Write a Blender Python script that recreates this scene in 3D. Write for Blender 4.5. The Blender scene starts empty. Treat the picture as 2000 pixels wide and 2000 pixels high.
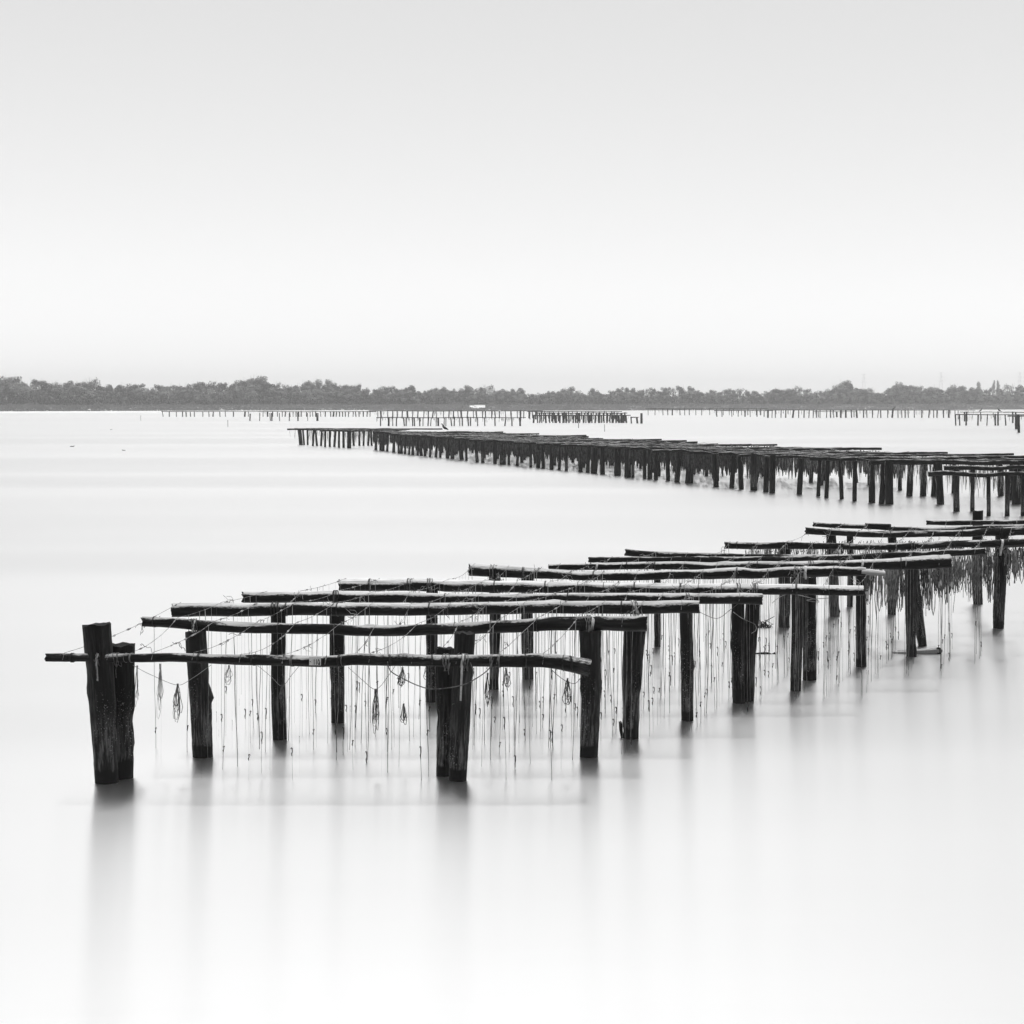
import bpy, math, random
from mathutils import Vector, noise
import numpy as np

R = math.radians
rnd = random.Random(7)
sc = bpy.context.scene
COL = sc.collection

# ------------------------------------------------------------------ camera, sky, sun, exposure
F = 4000.0          # focal length in pixels of the 2000 px wide photograph
H = 3.4             # eye height above the water
Y0 = 782.0          # row of the horizon in the photograph
cam = bpy.data.objects.new('camera', bpy.data.cameras.new('camera'))
COL.objects.link(cam)
cam.location = (0, 0, H)
cam.rotation_euler = (R(90), 0, 0)
cam.data.sensor_width = 36
cam.data.lens = 36 * F / 2000
cam.data.shift_y = -(1000 - Y0) / 2000
cam.data.clip_start = 0.1
cam.data.clip_end = 20000
sc.camera = cam

SUN_EL, SUN_AZ = 78, -8      # degrees; azimuth from +Y, negative = to the left
world = bpy.data.worlds.new('World')
sc.world = world
world.use_nodes = True
nt = world.node_tree
nt.nodes.clear()
sky = nt.nodes.new('ShaderNodeTexSky')
sky.sky_type = 'NISHITA'
sky.sun_disc = False
sky.sun_elevation = R(SUN_EL)
sky.sun_rotation = R(SUN_AZ)
sky.air_density = 0.6
sky.dust_density = 0.62
sky.ozone_density = 1.0
bw = nt.nodes.new('ShaderNodeRGBToBW')
pw = nt.nodes.new('ShaderNodeMath'); pw.operation = 'POWER'; pw.inputs[1].default_value = 0.42
bg = nt.nodes.new('ShaderNodeBackground'); bg.inputs['Strength'].default_value = 0.472
out = nt.nodes.new('ShaderNodeOutputWorld')
nt.links.new(sky.outputs[0], bw.inputs[0])
nt.links.new(bw.outputs[0], pw.inputs[0])
nt.links.new(pw.outputs[0], bg.inputs['Color'])
nt.links.new(bg.outputs[0], out.inputs['Surface'])

sun = bpy.data.objects.new('sun', bpy.data.lights.new('sun', 'SUN'))
COL.objects.link(sun)
sun.data.energy = 2.6
sun.data.angle = R(60)
sun.data.color = (1, 1, 1)
sun.location = (-20, 30, 40)
sdir = Vector((math.sin(R(SUN_AZ)) * math.cos(R(SUN_EL)), math.cos(R(SUN_AZ)) * math.cos(R(SUN_EL)), math.sin(R(SUN_EL))))
sun.rotation_euler = sdir.to_track_quat('Z', 'Y').to_euler()

vs = sc.view_settings
vs.view_transform = 'Standard'
vs.look = 'None'
vs.exposure = 0.0
vs.gamma = 1.0
vs.use_curve_mapping = False
sc.cycles.use_denoising = True
sc.cycles.max_bounces = 8
sc.cycles.volume_bounces = 4
sc.cycles.caustics_reflective = False
sc.cycles.caustics_refractive = False

# ------------------------------------------------------------------ helpers
def U(x, y, d):
    """photo pixel (2000 px frame) at depth d metres -> world point"""
    return Vector(((x - 1000) * d / F, d, H - (y - Y0) * d / F))

def D(yb):
    """depth of the point on the water seen in row yb"""
    return F * H / (yb - Y0)

def tag(o, label=None, cat=None, group=None, kind=None):
    if label: o['label'] = label
    if cat: o['category'] = cat
    if group: o['group'] = group
    if kind: o['kind'] = kind
    return o

def empty(name, loc):
    o = bpy.data.objects.new(name, None)
    o.empty_display_size = 0.2
    o.location = loc
    COL.objects.link(o)
    return o

def link(name, me, parent=None, loc=(0, 0, 0)):
    o = bpy.data.objects.new(name, me)
    o.location = loc
    o.parent = parent
    COL.objects.link(o)
    return o

class MB:
    """collects vertices and faces with log coordinates, becomes one mesh"""
    def __init__(s):
        s.v, s.f, s.g, s.up, s.h = [], [], [], [], []
    def add(s, verts, faces, g=None, up=None, h=None):
        b = len(s.v)
        s.v.extend(tuple(p) for p in verts)
        s.f.extend(tuple(i + b for i in fc) for fc in faces)
        n = len(verts)
        s.g.extend(g if g is not None else [tuple(p) for p in verts])
        s.up.extend(up if up is not None else [0.0] * n)
        s.h.extend(h if h is not None else [p[2] for p in verts])
    def mesh(s, name, mat, origin=(0, 0, 0), smooth=True):
        me = bpy.data.meshes.new(name)
        o = Vector(origin)
        me.from_pydata([(p[0] - o[0], p[1] - o[1], p[2] - o[2]) for p in s.v], [], s.f)
        a = me.attributes.new('grain', 'FLOAT_VECTOR', 'POINT')
        a.data.foreach_set('vector', np.array(s.g, dtype=np.float32).ravel())
        a = me.attributes.new('top', 'FLOAT', 'POINT')
        a.data.foreach_set('value', np.array(s.up, dtype=np.float32))
        a = me.attributes.new('above_water', 'FLOAT', 'POINT')
        a.data.foreach_set('value', np.array(s.h, dtype=np.float32))
        me.materials.append(mat)
        if smooth:
            me.polygons.foreach_set('use_smooth', [True] * len(me.polygons))
        me.update()
        return me

def resample(pts, rad, step):
    """smooth (Catmull-Rom) path through pts with radii"""
    P = [Vector(p) for p in pts]
    if len(P) == 2:
        P = [P[0], (P[0] + P[1]) / 2, P[1]]; rad = [rad[0], (rad[0] + rad[1]) / 2, rad[1]]
    out, ro = [], []
    n = len(P)
    for i in range(n - 1):
        p0 = P[max(i - 1, 0)]; p1 = P[i]; p2 = P[i + 1]; p3 = P[min(i + 2, n - 1)]
        m = max(1, int((p2 - p1).length / step))
        for k in range(m):
            t = k / m
            q = 0.5 * ((2 * p1) + (p2 - p0) * t + (2 * p0 - 5 * p1 + 4 * p2 - p3) * t * t + (3 * p1 - p0 - 3 * p2 + p3) * t ** 3)
            out.append(q); ro.append(rad[i] * (1 - t) + rad[i + 1] * t)
    out.append(P[-1]); ro.append(rad[-1])
    return out, ro

def tube(mb, pts, rad, sides=6, ref=(0, 0, 1), caps=True, rough=0.0, seed=0.0, grooves=(), capup=0.0, rail=False, endrough=0.0, knots=()):
    P = [Vector(p) for p in pts]
    n = len(P)
    ref = Vector(ref)
    verts, g, up, hh, faces = [], [], [], [], []
    s = 0.0
    for i in range(n):
        t = (P[min(i + 1, n - 1)] - P[max(i - 1, 0)])
        if t.length < 1e-9: t = Vector((0, 0, 1))
        t.normalize()
        a = ref - ref.dot(t) * t
        if a.length < 1e-4:
            a = Vector((1, 0, 0)) - t.x * t
        a.normalize()
        b = t.cross(a)
        if i: s += (P[i] - P[i - 1]).length
        for k in range(sides):
            th = 2 * math.pi * k / sides
            r = rad[i]
            ca, sa = math.cos(th), math.sin(th)
            if rough:
                q = noise.noise(Vector((ca * 1.3 + seed, sa * 1.3, s * 1.6 + seed)))
                q2 = noise.noise(Vector((ca * 4.0 + seed * 2, sa * 4.0, s * 2.2)))
                q3 = noise.noise(Vector((ca * 3, sa * 3 + seed, s * 14)))
                r *= 1 + rough * (1.1 * q + 0.9 * q2 + 0.35 * q3)
            for (gth, gw, gd, s0, s1) in grooves:
                if s0 <= s <= s1:
                    dd = abs((th - gth + math.pi) % (2 * math.pi) - math.pi)
                    if dd < gw: r *= 1 - gd * (1 - dd / gw) * min(1, (s - s0) / 0.15)
            for (kth, ks, kw, ka) in knots:
                if abs(s - ks) < 3 * kw:
                    dd = abs((th - kth + math.pi) % (2 * math.pi) - math.pi)
                    r *= 1 + ka * math.exp(-(dd / .55) ** 2 - ((s - ks) / kw) ** 2)
            p = P[i] + a * (ca * r) + b * (sa * r)
            if endrough and (i == 0 or i == n - 1):
                p += t * endrough * noise.noise(Vector((ca * 2.4 + seed, sa * 2.4, i)))
            verts.append(p)
            g.append((ca * r + seed, sa * r + seed * 0.37, s + seed * 3.1))
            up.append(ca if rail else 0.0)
            hh.append(p.z)
    for i in range(n - 1):
        for k in range(sides):
            k2 = (k + 1) % sides
            faces.append((i * sides + k, i * sides + k2, (i + 1) * sides + k2, (i + 1) * sides + k))
    if caps:
        for i in (0, n - 1):
            if sides <= 4:
                fc = tuple(i * sides + k for k in range(sides))
                faces.append(fc if i else fc[::-1]); continue
            # ring of duplicated vertices so that the end is a crisp cut
            base = len(verts)
            for k in range(sides):
                verts.append(verts[i * sides + k].copy()); g.append((g[i * sides + k][0] * 3, g[i * sides + k][1] * 3, g[i * sides + k][2]))
                up.append(capup if i else capup * 0.5); hh.append(hh[i * sides + k])
            verts.append(P[i].copy()); g.append((seed, seed * .37, s + seed * 3.1)); up.append(capup if i else capup * 0.5); hh.append(P[i].z)
            c = len(verts) - 1
            for k in range(sides):
                k2 = (k + 1) % sides
                faces.append((c, base + k, base + k2) if i else (c, base + k2, base + k))
    mb.add(verts, faces, g, up, hh)

# ------------------------------------------------------------------ materials (all neutral greys: the picture is black and white)
def mat(name):
    m = bpy.data.materials.new(name)
    m.use_nodes = True
    return m, m.node_tree.nodes, m.node_tree.links, m.node_tree.nodes['Principled BSDF']

def grey(v):
    return (v, v, v, 1)

def mix_node(n, l, fac, a, b):
    m = n.new('ShaderNodeMix'); m.data_type = 'RGBA'
    for sock, val in ((m.inputs[0], fac), (m.inputs[6], a), (m.inputs[7], b)):
        if isinstance(val, (int, float)): sock.default_value = val if sock is m.inputs[0] else grey(val)
        else: l.new(val, sock)
    return m.outputs[2]

def mrange(n, l, val, a, b, c=0.0, d=1.0, smooth=True):
    m = n.new('ShaderNodeMapRange')
    if smooth: m.interpolation_type = 'SMOOTHSTEP'
    l.new(val, m.inputs[0])
    for i, v in zip((1, 2, 3, 4), (a, b, c, d)): m.inputs[i].default_value = v
    return m.outputs[0]

def math_node(n, l, op, a, b):
    m = n.new('ShaderNodeMath'); m.operation = op
    for s, v in ((m.inputs[0], a), (m.inputs[1], b)):
        if isinstance(v, (int, float)): s.default_value = v
        else: l.new(v, s)
    return m.outputs[0]

def noise_tex(n, l, vec, scale, detail=4, rough=0.6):
    t = n.new('ShaderNodeTexNoise')
    t.inputs['Scale'].default_value = scale
    t.inputs['Detail'].default_value = detail
    t.inputs['Roughness'].default_value = rough
    l.new(vec, t.inputs['Vector'])
    return t.outputs[0]

def stretch(n, l, vec, sxyz):
    m = n.new('ShaderNodeVectorMath'); m.operation = 'MULTIPLY'
    l.new(vec, m.inputs[0]); m.inputs[1].default_value = sxyz
    return m.outputs[0]

def wood(name, dark, light, lit_bleach, lit_bleach_from=0.35, lit_bleach_col=0.55, salt=0.0, wet=0.11, spec=0.08, blotch=0.9):
    m, n, l, b = mat(name)
    at = n.new('ShaderNodeAttribute'); at.attribute_name = 'grain'
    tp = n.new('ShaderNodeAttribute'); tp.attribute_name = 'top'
    hw = n.new('ShaderNodeAttribute'); hw.attribute_name = 'above_water'
    g = at.outputs['Vector']
    fibre = noise_tex(n, l, stretch(n, l, g, (42, 42, 3.4)), 1.0, 6, 0.7)
    patch = noise_tex(n, l, stretch(n, l, g, (9, 9, 2.2)), 1.0, 4, 0.6)
    speck = noise_tex(n, l, stretch(n, l, g, (60, 60, 30)), 1.0, 3, 0.7)
    f1 = mrange(n, l, fibre, 0.40, 0.72)
    f2 = mrange(n, l, patch, 0.35, 0.70)
    ff = math_node(n, l, 'MULTIPLY', f1, f2)
    col = mix_node(n, l, ff, dark, light)
    big = noise_tex(n, l, stretch(n, l, g, (5, 5, 1.3)), 1.0, 3, 0.55)
    col = mix_node(n, l, mrange(n, l, big, 0.42, 0.60, 0.0, 0.75), col, dark * 0.5)     # remains of dark bark
    # cracks along the fibre
    crack = noise_tex(n, l, stretch(n, l, g, (34, 34, 0.9)), 1.0, 2, 0.5)
    col = mix_node(n, l, mrange(n, l, crack, 0.30, 0.37, 0.75, 0.0), col, dark * 0.3)
    if salt:     # dried salt and bleaching in the splash zone above the algae
        z = math_node(n, l, 'ADD', hw.outputs['Fac'], math_node(n, l, 'MULTIPLY', patch, 0.5))
        band = math_node(n, l, 'MULTIPLY', mrange(n, l, z, 0.30, 0.42), mrange(n, l, z, 0.55, 0.95, 1.0, 0.0))
        streak = mrange(n, l, fibre, 0.42, 0.70)
        col = mix_node(n, l, math_node(n, l, 'MULTIPLY', math_node(n, l, 'MULTIPLY', band, streak), salt), col, 0.34)
        barn = noise_tex(n, l, stretch(n, l, g, (95, 95, 70)), 1.0, 1, 0.5)          # barnacles and shell remains
        col = mix_node(n, l, math_node(n, l, 'MULTIPLY', mrange(n, l, barn, 0.66, 0.70), math_node(n, l, 'MULTIPLY', mrange(n, l, big, 0.45, 0.6), mrange(n, l, hw.outputs['Fac'], 0.5, 0.9, 1.0, 0.0))), col, 0.42)
    if lit_bleach:   # pale upper side: weathering plus sunlight painted into the wood colour
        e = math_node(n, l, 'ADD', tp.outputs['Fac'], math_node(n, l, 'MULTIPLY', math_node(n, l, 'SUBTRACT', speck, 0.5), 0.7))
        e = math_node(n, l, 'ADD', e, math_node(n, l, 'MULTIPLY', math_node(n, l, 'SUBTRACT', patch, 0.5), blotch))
        w = mrange(n, l, e, lit_bleach_from, lit_bleach_from + 0.35, 0.0, lit_bleach)
        bc = mix_node(n, l, mrange(n, l, fibre, 0.36, 0.6), lit_bleach_col * 0.6, lit_bleach_col)
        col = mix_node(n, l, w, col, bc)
    zz = math_node(n, l, 'ADD', hw.outputs['Fac'], math_node(n, l, 'MULTIPLY', math_node(n, l, 'SUBTRACT', patch, 0.5), 0.12))
    wt = mrange(n, l, zz, wet - 0.012, wet + 0.02, 1.0, 0.0)
    col = mix_node(n, l, wt, col, 0.008)
    l.new(col, b.inputs['Base Color'])
    l.new(mrange(n, l, fibre, 0.3, 0.7, 0.75, 0.5), b.inputs['Roughness'])
    b.inputs['Specular IOR Level'].default_value = spec
    bp = n.new('ShaderNodeBump'); bp.inputs['Strength'].default_value = 0.6; bp.inputs['Distance'].default_value = 0.012
    l.new(math_node(n, l, 'ADD', fibre, math_node(n, l, 'MULTIPLY', crack, 0.8)), bp.inputs['Height'])
    l.new(bp.outputs[0], b.inputs['Normal'])
    return m

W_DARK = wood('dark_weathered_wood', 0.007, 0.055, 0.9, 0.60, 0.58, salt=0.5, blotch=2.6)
W_POST = wood('post_wood', 0.007, 0.075, 0.0, salt=0.65)
W_GREY = wood('grey_barkless_wood', 0.016, 0.10, 0.0, salt=0.5)
W_POSTD = wood('tarred_post_wood', 0.005, 0.035, 0.0, salt=0.35, wet=0.16)
W_PALE = wood('pale_lit_top_wood', 0.008, 0.028, 1.0, 0.12, 0.85, blotch=1.2)
W_MID = wood('half_bleached_lit_top_wood', 0.008, 0.035, 0.95, 0.36, 0.70, blotch=1.5)
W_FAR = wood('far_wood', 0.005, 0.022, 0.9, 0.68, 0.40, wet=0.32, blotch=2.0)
W_FARP = wood('far_post_wood', 0.005, 0.03, 0.0, wet=0.40)
W_WHITE = wood('bleached_plank_wood', 0.45, 0.8, 0.5, 0.2, 0.8, wet=-1)

def plain(name, v, v2=None, rough=0.7, scale=30.0, spec=0.1):
    m, n, l, b = mat(name)
    if v2 is None: v2 = v * 1.5
    tc = n.new('ShaderNodeTexCoord')
    l.new(mix_node(n, l, mrange(n, l, noise_tex(n, l, tc.outputs['Object'], scale), 0.35, 0.65), v, v2), b.inputs['Base Color'])
    b.inputs['Roughness'].default_value = rough
    b.inputs['Specular IOR Level'].default_value = spec
    return m

M_WIRE = plain('rusty_wire', 0.05, 0.42, 0.5, 14)
M_LINE = plain('nylon_line', 0.14, 0.34, 0.5, 9)
M_HOOK = plain('old_mussel_sock_end', 0.02, 0.06, 0.8)
M_ROPE = plain('weathered_rope', 0.05, 0.20, 0.8, 20)
M_ROPEP = plain('bleached_rope', 0.12, 0.45, 0.8, 8)
M_MUSSEL = plain('mussel_laden_rope', 0.018, 0.075, 0.7, 6)
M_STRAP = plain('pale_plastic_strap', 0.45, 0.7, 0.5)
M_STRAPD = plain('dull_strap', 0.10, 0.25, 0.5)
M_TIE = plain('black_wire_tie', 0.012, 0.05, 0.5)
M_PLATE = plain('plate_paint', 0.68, 0.82, 0.5, 60)
M_INK = plain('black_ink', 0.012, 0.012, 0.6)
M_BIRD = plain('dark_feathers', 0.006, 0.012, 0.8)
M_STEEL = plain('galvanised_steel', 0.15, 0.2, 0.6)
M_STONE = plain('shore_stone', 0.30, 0.75, 0.8, 0.6)
M_SAND = plain('pale_shore_sand', 0.62, 0.80, 0.9, 0.4)
M_BARK = plain('tree_bark', 0.05, 0.09, 0.9, 3)

def leafmat(name, a, b2):
    m, n, l, b = mat(name)
    oi = n.new('ShaderNodeObjectInfo')
    tc = n.new('ShaderNodeTexCoord')
    cl = n.new('ShaderNodeAttribute'); cl.attribute_name = 'top'
    v = math_node(n, l, 'ADD', math_node(n, l, 'MULTIPLY', noise_tex(n, l, tc.outputs['Object'], 9.0, 3), 0.45), math_node(n, l, 'MULTIPLY', cl.outputs['Fac'], 0.6))
    v = math_node(n, l, 'ADD', math_node(n, l, 'MULTIPLY', v, 0.85), math_node(n, l, 'MULTIPLY', oi.outputs['Random'], 0.22))
    l.new(mix_node(n, l, mrange(n, l, v, 0.30, 0.80), a, b2), b.inputs['Base Color'])
    b.inputs['Roughness'].default_value = 0.75
    b.inputs['Specular IOR Level'].default_value = 0.15
    return m
M_LEAF = leafmat('tree_leaves', 0.03, 0.25)
M_GRASS = leafmat('bank_grass', 0.13, 0.30)

# water: long-exposure smooth lagoon
def water_mat():
    m, n, l, b = mat('still_lagoon_water')
    n.remove(b)
    o = n['Material Output']
    tc = n.new('ShaderNodeTexCoord')
    pos = tc.outputs['Object']
    lanes = noise_tex(n, l, stretch(n, l, pos, (0.006, 0.05, 1)), 1.0, 4, 0.55)
    fine = noise_tex(n, l, stretch(n, l, pos, (0.5, 5.0, 1)), 1.0, 3, 0.55)
    gl = n.new('ShaderNodeBsdfAnisotropic')
    gl.distribution = 'BECKMANN'
    gl.inputs['Color'].default_value = grey(0.985)
    gl.inputs['Anisotropy'].default_value = 0.66      # ripples run across the view: slopes mostly along Y
    tv = n.new('ShaderNodeCombineXYZ'); tv.inputs[0].default_value = 1.0
    l.new(tv.outputs[0], gl.inputs['Tangent'])
    l.new(mrange(n, l, lanes, 0.35, 0.70, 0.292, 0.309), gl.inputs['Roughness'])
    bp = n.new('ShaderNodeBump'); bp.inputs['Strength'].default_value = 0.05; bp.inputs['Distance'].default_value = 0.02
    l.new(fine, bp.inputs['Height']); l.new(bp.outputs[0], gl.inputs['Normal'])
    df = n.new('ShaderNodeBsdfDiffuse'); df.inputs['Color'].default_value = grey(0.9)
    mx = n.new('ShaderNodeMixShader'); 
    lw = n.new('ShaderNodeLayerWeight'); lw.inputs['Blend'].default_value = 0.5     # the murky water body shows more at steeper angles
    l.new(mrange(n, l, lw.outputs['Facing'], 0.69, 0.84, 0.94, 0.965, False), mx.inputs[0])
    l.new(df.outputs[0], mx.inputs[1]); l.new(gl.outputs[0], mx.inputs[2])
    l.new(mx.outputs[0], o.inputs['Surface'])
    return m

# ------------------------------------------------------------------ setting: water, far shore
mb = MB()
mb.add([Vector((-2600, -60, 0)), Vector((2600, -60, 0)), Vector((2600, 4200, 0)), Vector((-2600, 4200, 0))], [(0, 1, 2, 3)])
tag(link('water', mb.mesh('water', water_mat(), smooth=False)), 'smooth pale lagoon water blurred by a long exposure', kind='structure')

def dshore(x):
    return 582 + x / 2000 * 185
def shore_point(x, off, z):
    d = dshore(x) + off
    return Vector(((x - 1000) * (dshore(x) if off < 300 else dshore(x) + off) / F, d, z))

xs = list(range(-900, 2901, 12))
prof = [(-3, -0.35), (0, 0.02), (4, 0.35), (9, 0.75), (16, 1.35), (26, 1.75), (45, 1.95), (90, 2.0), (400, 2.1), (3000, 2.1)]
mb = MB(); V, Fc = [], []
for x in xs:
    for off, z in prof:
        p = shore_point(x, off, z)
        if 0 <= off < 100:
            k = noise.noise(Vector((p.x * 0.11, off * 0.2, 0))) + 0.6 * noise.noise(Vector((p.x * 0.4, off * 0.4, 3)))
            p.z += 0.16 * k; p.y += 1.6 * k
        V.append(p)
m_ = len(prof)
for i in range(len(xs) - 1):
    for j in range(m_ - 1):
        Fc.append((i * m_ + j, (i + 1) * m_ + j, (i + 1) * m_ + j + 1, i * m_ + j + 1))
mb.add(V, Fc)
tag(link('far_bank', mb.mesh('far_bank', M_GRASS)), 'low grassy bank along the far shore', kind='structure')

# pale beach strip in front of the left part of the bank
mb = MB(); V, Fc = [], []
bx = list(range(-300, 760, 8))
for x in bx:
    k = noise.noise(Vector((x * 0.03, 1.2, 0)))
    for off, z in ((-46 - 14 * k, -0.05), (-25, 0.06 + 0.05 * k), (2, 0.28)):
        V.append(shore_point(x, off, z))
for i in range(len(bx) - 1):
    for j in range(2): Fc.append((i * 3 + j, (i + 1) * 3 + j, (i + 1) * 3 + j + 1, i * 3 + j + 1))
mb.add(V, Fc)
tag(link('beach', mb.mesh('beach', M_SAND)), 'pale strip of beach below the left part of the far bank', kind='structure')

# stones of the waterline and grass on the bank: uncountable, real geometry
mb = MB()
r2 = random.Random(3)
for i in range(900):
    x = r2.uniform(-40, 2040)
    if noise.noise(Vector((x * 0.012, 0, 0))) < -0.10 + (0.15 if x > 700 else 0): continue
    off = r2.uniform(-1.5, 8)
    c = shore_point(x, off, max(0.05, off * 0.085)); s = r2.uniform(0.2, 0.7) if x < 760 else r2.uniform(.12, .4)
    V = []
    for q in range(6):
        a = (1 if q % 2 else -1)
        dv = [0, 0, 0]; dv[q // 2] = a * s * r2.uniform(0.6, 1.2) * (0.6 if q // 2 == 2 else 1)
        V.append(c + Vector(dv))
    mb.add(V, [(0, 2, 4), (2, 1, 4), (1, 3, 4), (3, 0, 4), (2, 0, 5), (1, 2, 5), (3, 1, 5), (0, 3, 5)])
tag(link('shore_stones', mb.mesh('shore_stones', M_STONE, smooth=False)), 'pale stones scattered along the far waterline', 'stones', kind='stuff')

mb = MB(); V, Fc = [], []
for i in range(26000):
    x = r2.uniform(-60, 2060); off = -1.5 + 46 * r2.random() ** 1.3
    zb = np.interp(off, [p[0] for p in prof], [p[1] for p in prof])
    c = shore_point(x, off, zb - 0.1)
    h = r2.uniform(0.25, 0.6) * (0.7 + 2.2 * max(0, noise.noise(Vector((x * .035, off * .12, 4))))); w = r2.uniform(0.25, 0.6); a = r2.uniform(-0.9, 0.9); ln = r2.uniform(-0.2, 0.2)
    dx = Vector((math.cos(a) * w, math.sin(a) * w, 0))
    b0 = len(V)
    V += [c - dx, c + dx, c + dx * 0.5 + Vector((ln, 0, h)), c - dx * 0.6 + Vector((ln, 0.1, h * r2.uniform(0.7, 1.1)))]
    Fc.append((b0, b0 + 1, b0 + 2, b0 + 3))
mb.add(V, Fc)
tag(link('bank_grass', mb.mesh('bank_grass', M_GRASS, smooth=False)), 'rough grass and reeds covering the far bank', 'grass', kind='stuff')

# pale concrete ramp on the bank
c = shore_point(931, 16, 1.45)
ramp = empty('boat_ramp', c)
mb = MB()
def slab(mb, c, sx, sy, sz, skew=0.0):
    V = [Vector((x * sx, y * sy, z * sz + skew * y)) + c for z in (0, 1) for x, y in ((-1, -1), (1, -1), (1, 1), (-1, 1))]
    mb.add(V, [(3, 2, 1, 0), (4, 5, 6, 7), (0, 1, 5, 4), (1, 2, 6, 5), (2, 3, 7, 6), (3, 0, 4, 7)])
slab(mb, Vector((0, -4, -0.5)), 2.6, 3.0, 0.25, 0.5)
link('slope', mb.mesh('slope', M_SAND, smooth=False), ramp)
mb = MB(); slab(mb, Vector((0.8, 0.4, 0.25)), 1.8, 1.2, 0.22)
link('landing', mb.mesh('landing', M_SAND, smooth=False), ramp)
tag(ramp, 'small white concrete ramp on the far grassy bank', 'ramp')

# ------------------------------------------------------------------ far wood: single trees
def tree_meshes(i):
    r = random.Random(100 + i)
    kind = i % 4           # 0,1 round, 2 upright, 3 thin airy
    mt, mc = MB(), MB()
    tips = []
    lean = Vector((r.uniform(-.06, .06), r.uniform(-.05, .05), 0))
    path = [Vector((0, 0, -0.03)), Vector((lean.x * .5, lean.y, .25)), Vector((lean.x, lean.y * 2, .5)), Vector((lean.x * 2, 0, .8))]
    tube(mt, path, [0.028, 0.022, 0.016, 0.006], 6, ref=(0, 1, 0))
    nl = 9 if kind != 3 else 13
    for k in range(nl):
        z0 = r.uniform(.18, .7)
        a = r.uniform(0, 6.283)
        ln = (0.34 if kind < 2 else 0.18 if kind == 2 else 0.25) * r.uniform(.6, 1.15) * (1.1 - 0.5 * z0)
        e = Vector((math.cos(a) * ln, math.sin(a) * ln, z0 + r.uniform(.12, .30)))
        s = Vector((lean.x * z0 * 2, 0, z0))
        tube(mt, [s, (s + e) / 2 + Vector((0, 0, .03)), e], [0.010, 0.007, 0.003], 4, ref=(0, 1, 0))
        tips.append(e)
    tips.append(Vector((lean.x * 2, 0, 0.86)))
    for k in range(38 if kind < 2 else 18 if kind == 2 else 14):
        a = r.uniform(0, 6.283); z = r.uniform(.06, .86)
        q = (0.40 if kind < 2 else .2) * math.sqrt(max(.05, 1 - ((z - .42) / .5) ** 2)) * r.uniform(.2, 1.0)
        tips.append(Vector((math.cos(a) * q, math.sin(a) * q, z)))
    V, Fc, TONE = [], [], []
    for tp in tips:
        tone = r.random()
        rr = r.uniform(.06, .13) if kind != 3 else r.uniform(.05, .10)
        nq = int((170 if kind != 3 else 80) * (rr / .13) ** 2)
        for q in range(nq):
            d = Vector((r.gauss(0, 1), r.gauss(0, 1), r.gauss(0, 1))).normalized()
            p = tp + d * rr * (0.45 + 0.62 * r.random() ** .5) + Vector((0, 0, r.uniform(-.01, .01)))
            if p.z < 0.0: continue
            p.z = min(p.z, 1.0 - 0.02 * r.random())
            s = r.uniform(.010, .026)
            n_ = (d + Vector((r.uniform(-.8, .8), r.uniform(-.8, .8), r.uniform(-.2, .9)))).normalized()
            a = n_.orthogonal().normalized() * s
            b = n_.cross(a) * r.uniform(.6, 1.2)
            b0 = len(V)
            V += [p - a, p - b * .8, p + a, p + b]; TONE += [tone] * 4
            Fc.append((b0, b0 + 1, b0 + 2, b0 + 3))
    for q in range(5 if kind != 3 else 12):
        a = r.uniform(0, 6.283); e = r.uniform(0, .25)
        tube(mt, [(math.cos(a) * e * .6, math.sin(a) * e * .6, .6), (math.cos(a) * e, math.sin(a) * e, r.uniform(.88, 1.06))], [.006, .002], 3, ref=(0, 1, 0))
    mc.add(V, Fc, up=TONE)
    return mt.mesh('trunk', M_BARK), mc.mesh('crown', M_LEAF, smooth=False)

TREES = [tree_meshes(i) for i in range(14)]
treetop = [(-60, 738), (0, 737), (60, 738), (100, 743), (150, 742), (185, 741), (210, 747), (240, 750), (260, 752), (300, 756), (340, 752), (380, 748), (420, 745), (450, 742), (485, 736), (520, 738), (540, 748), (565, 746), (590, 740), (620, 742), (660, 743), (690, 748), (710, 758), (730, 756), (760, 758), (785, 761), (810, 753), (830, 756), (860, 759), (880, 757), (920, 754), (960, 756), (980, 754), (1010, 761), (1060, 762), (1080, 758), (1100, 756), (1130, 759), (1180, 763), (1215, 758), (1250, 753), (1270, 758), (1310, 760), (1330, 755), (1370, 758), (1400, 760), (1450, 761), (1480, 763), (1520, 753), (1550, 758), (1585, 755), (1610, 761), (1640, 750), (1655, 744), (1670, 748), (1690, 753), (1710, 761), (1730, 763), (1750, 749), (1770, 746), (1790, 750), (1815, 753), (1840, 759), (1870, 752), (1900, 757), (1940, 757), (1960, 755), (1990, 750), (2060, 752)]
ttx = [p[0] for p in treetop]; tty = [p[1] for p in treetop]
def plant_tree(px, ytop, off, mi, wide, label, group, rz):
    d = dshore(px) + off
    base = Vector(((px - 1000) * d / F, d, 1.85))
    top = H + (Y0 - ytop) * d / F
    h = top - base.z
    t = empty('broadleaf_tree', base)
    t.rotation_euler = (0, 0, rz)
    t.scale = (h * wide, h * wide, h)
    for nm, me in zip(('trunk', 'crown'), TREES[mi]): link(nm, me, t)
    tag(t, label, 'tree', group)
    return t
r3 = random.Random(21)
x = -50
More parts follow.
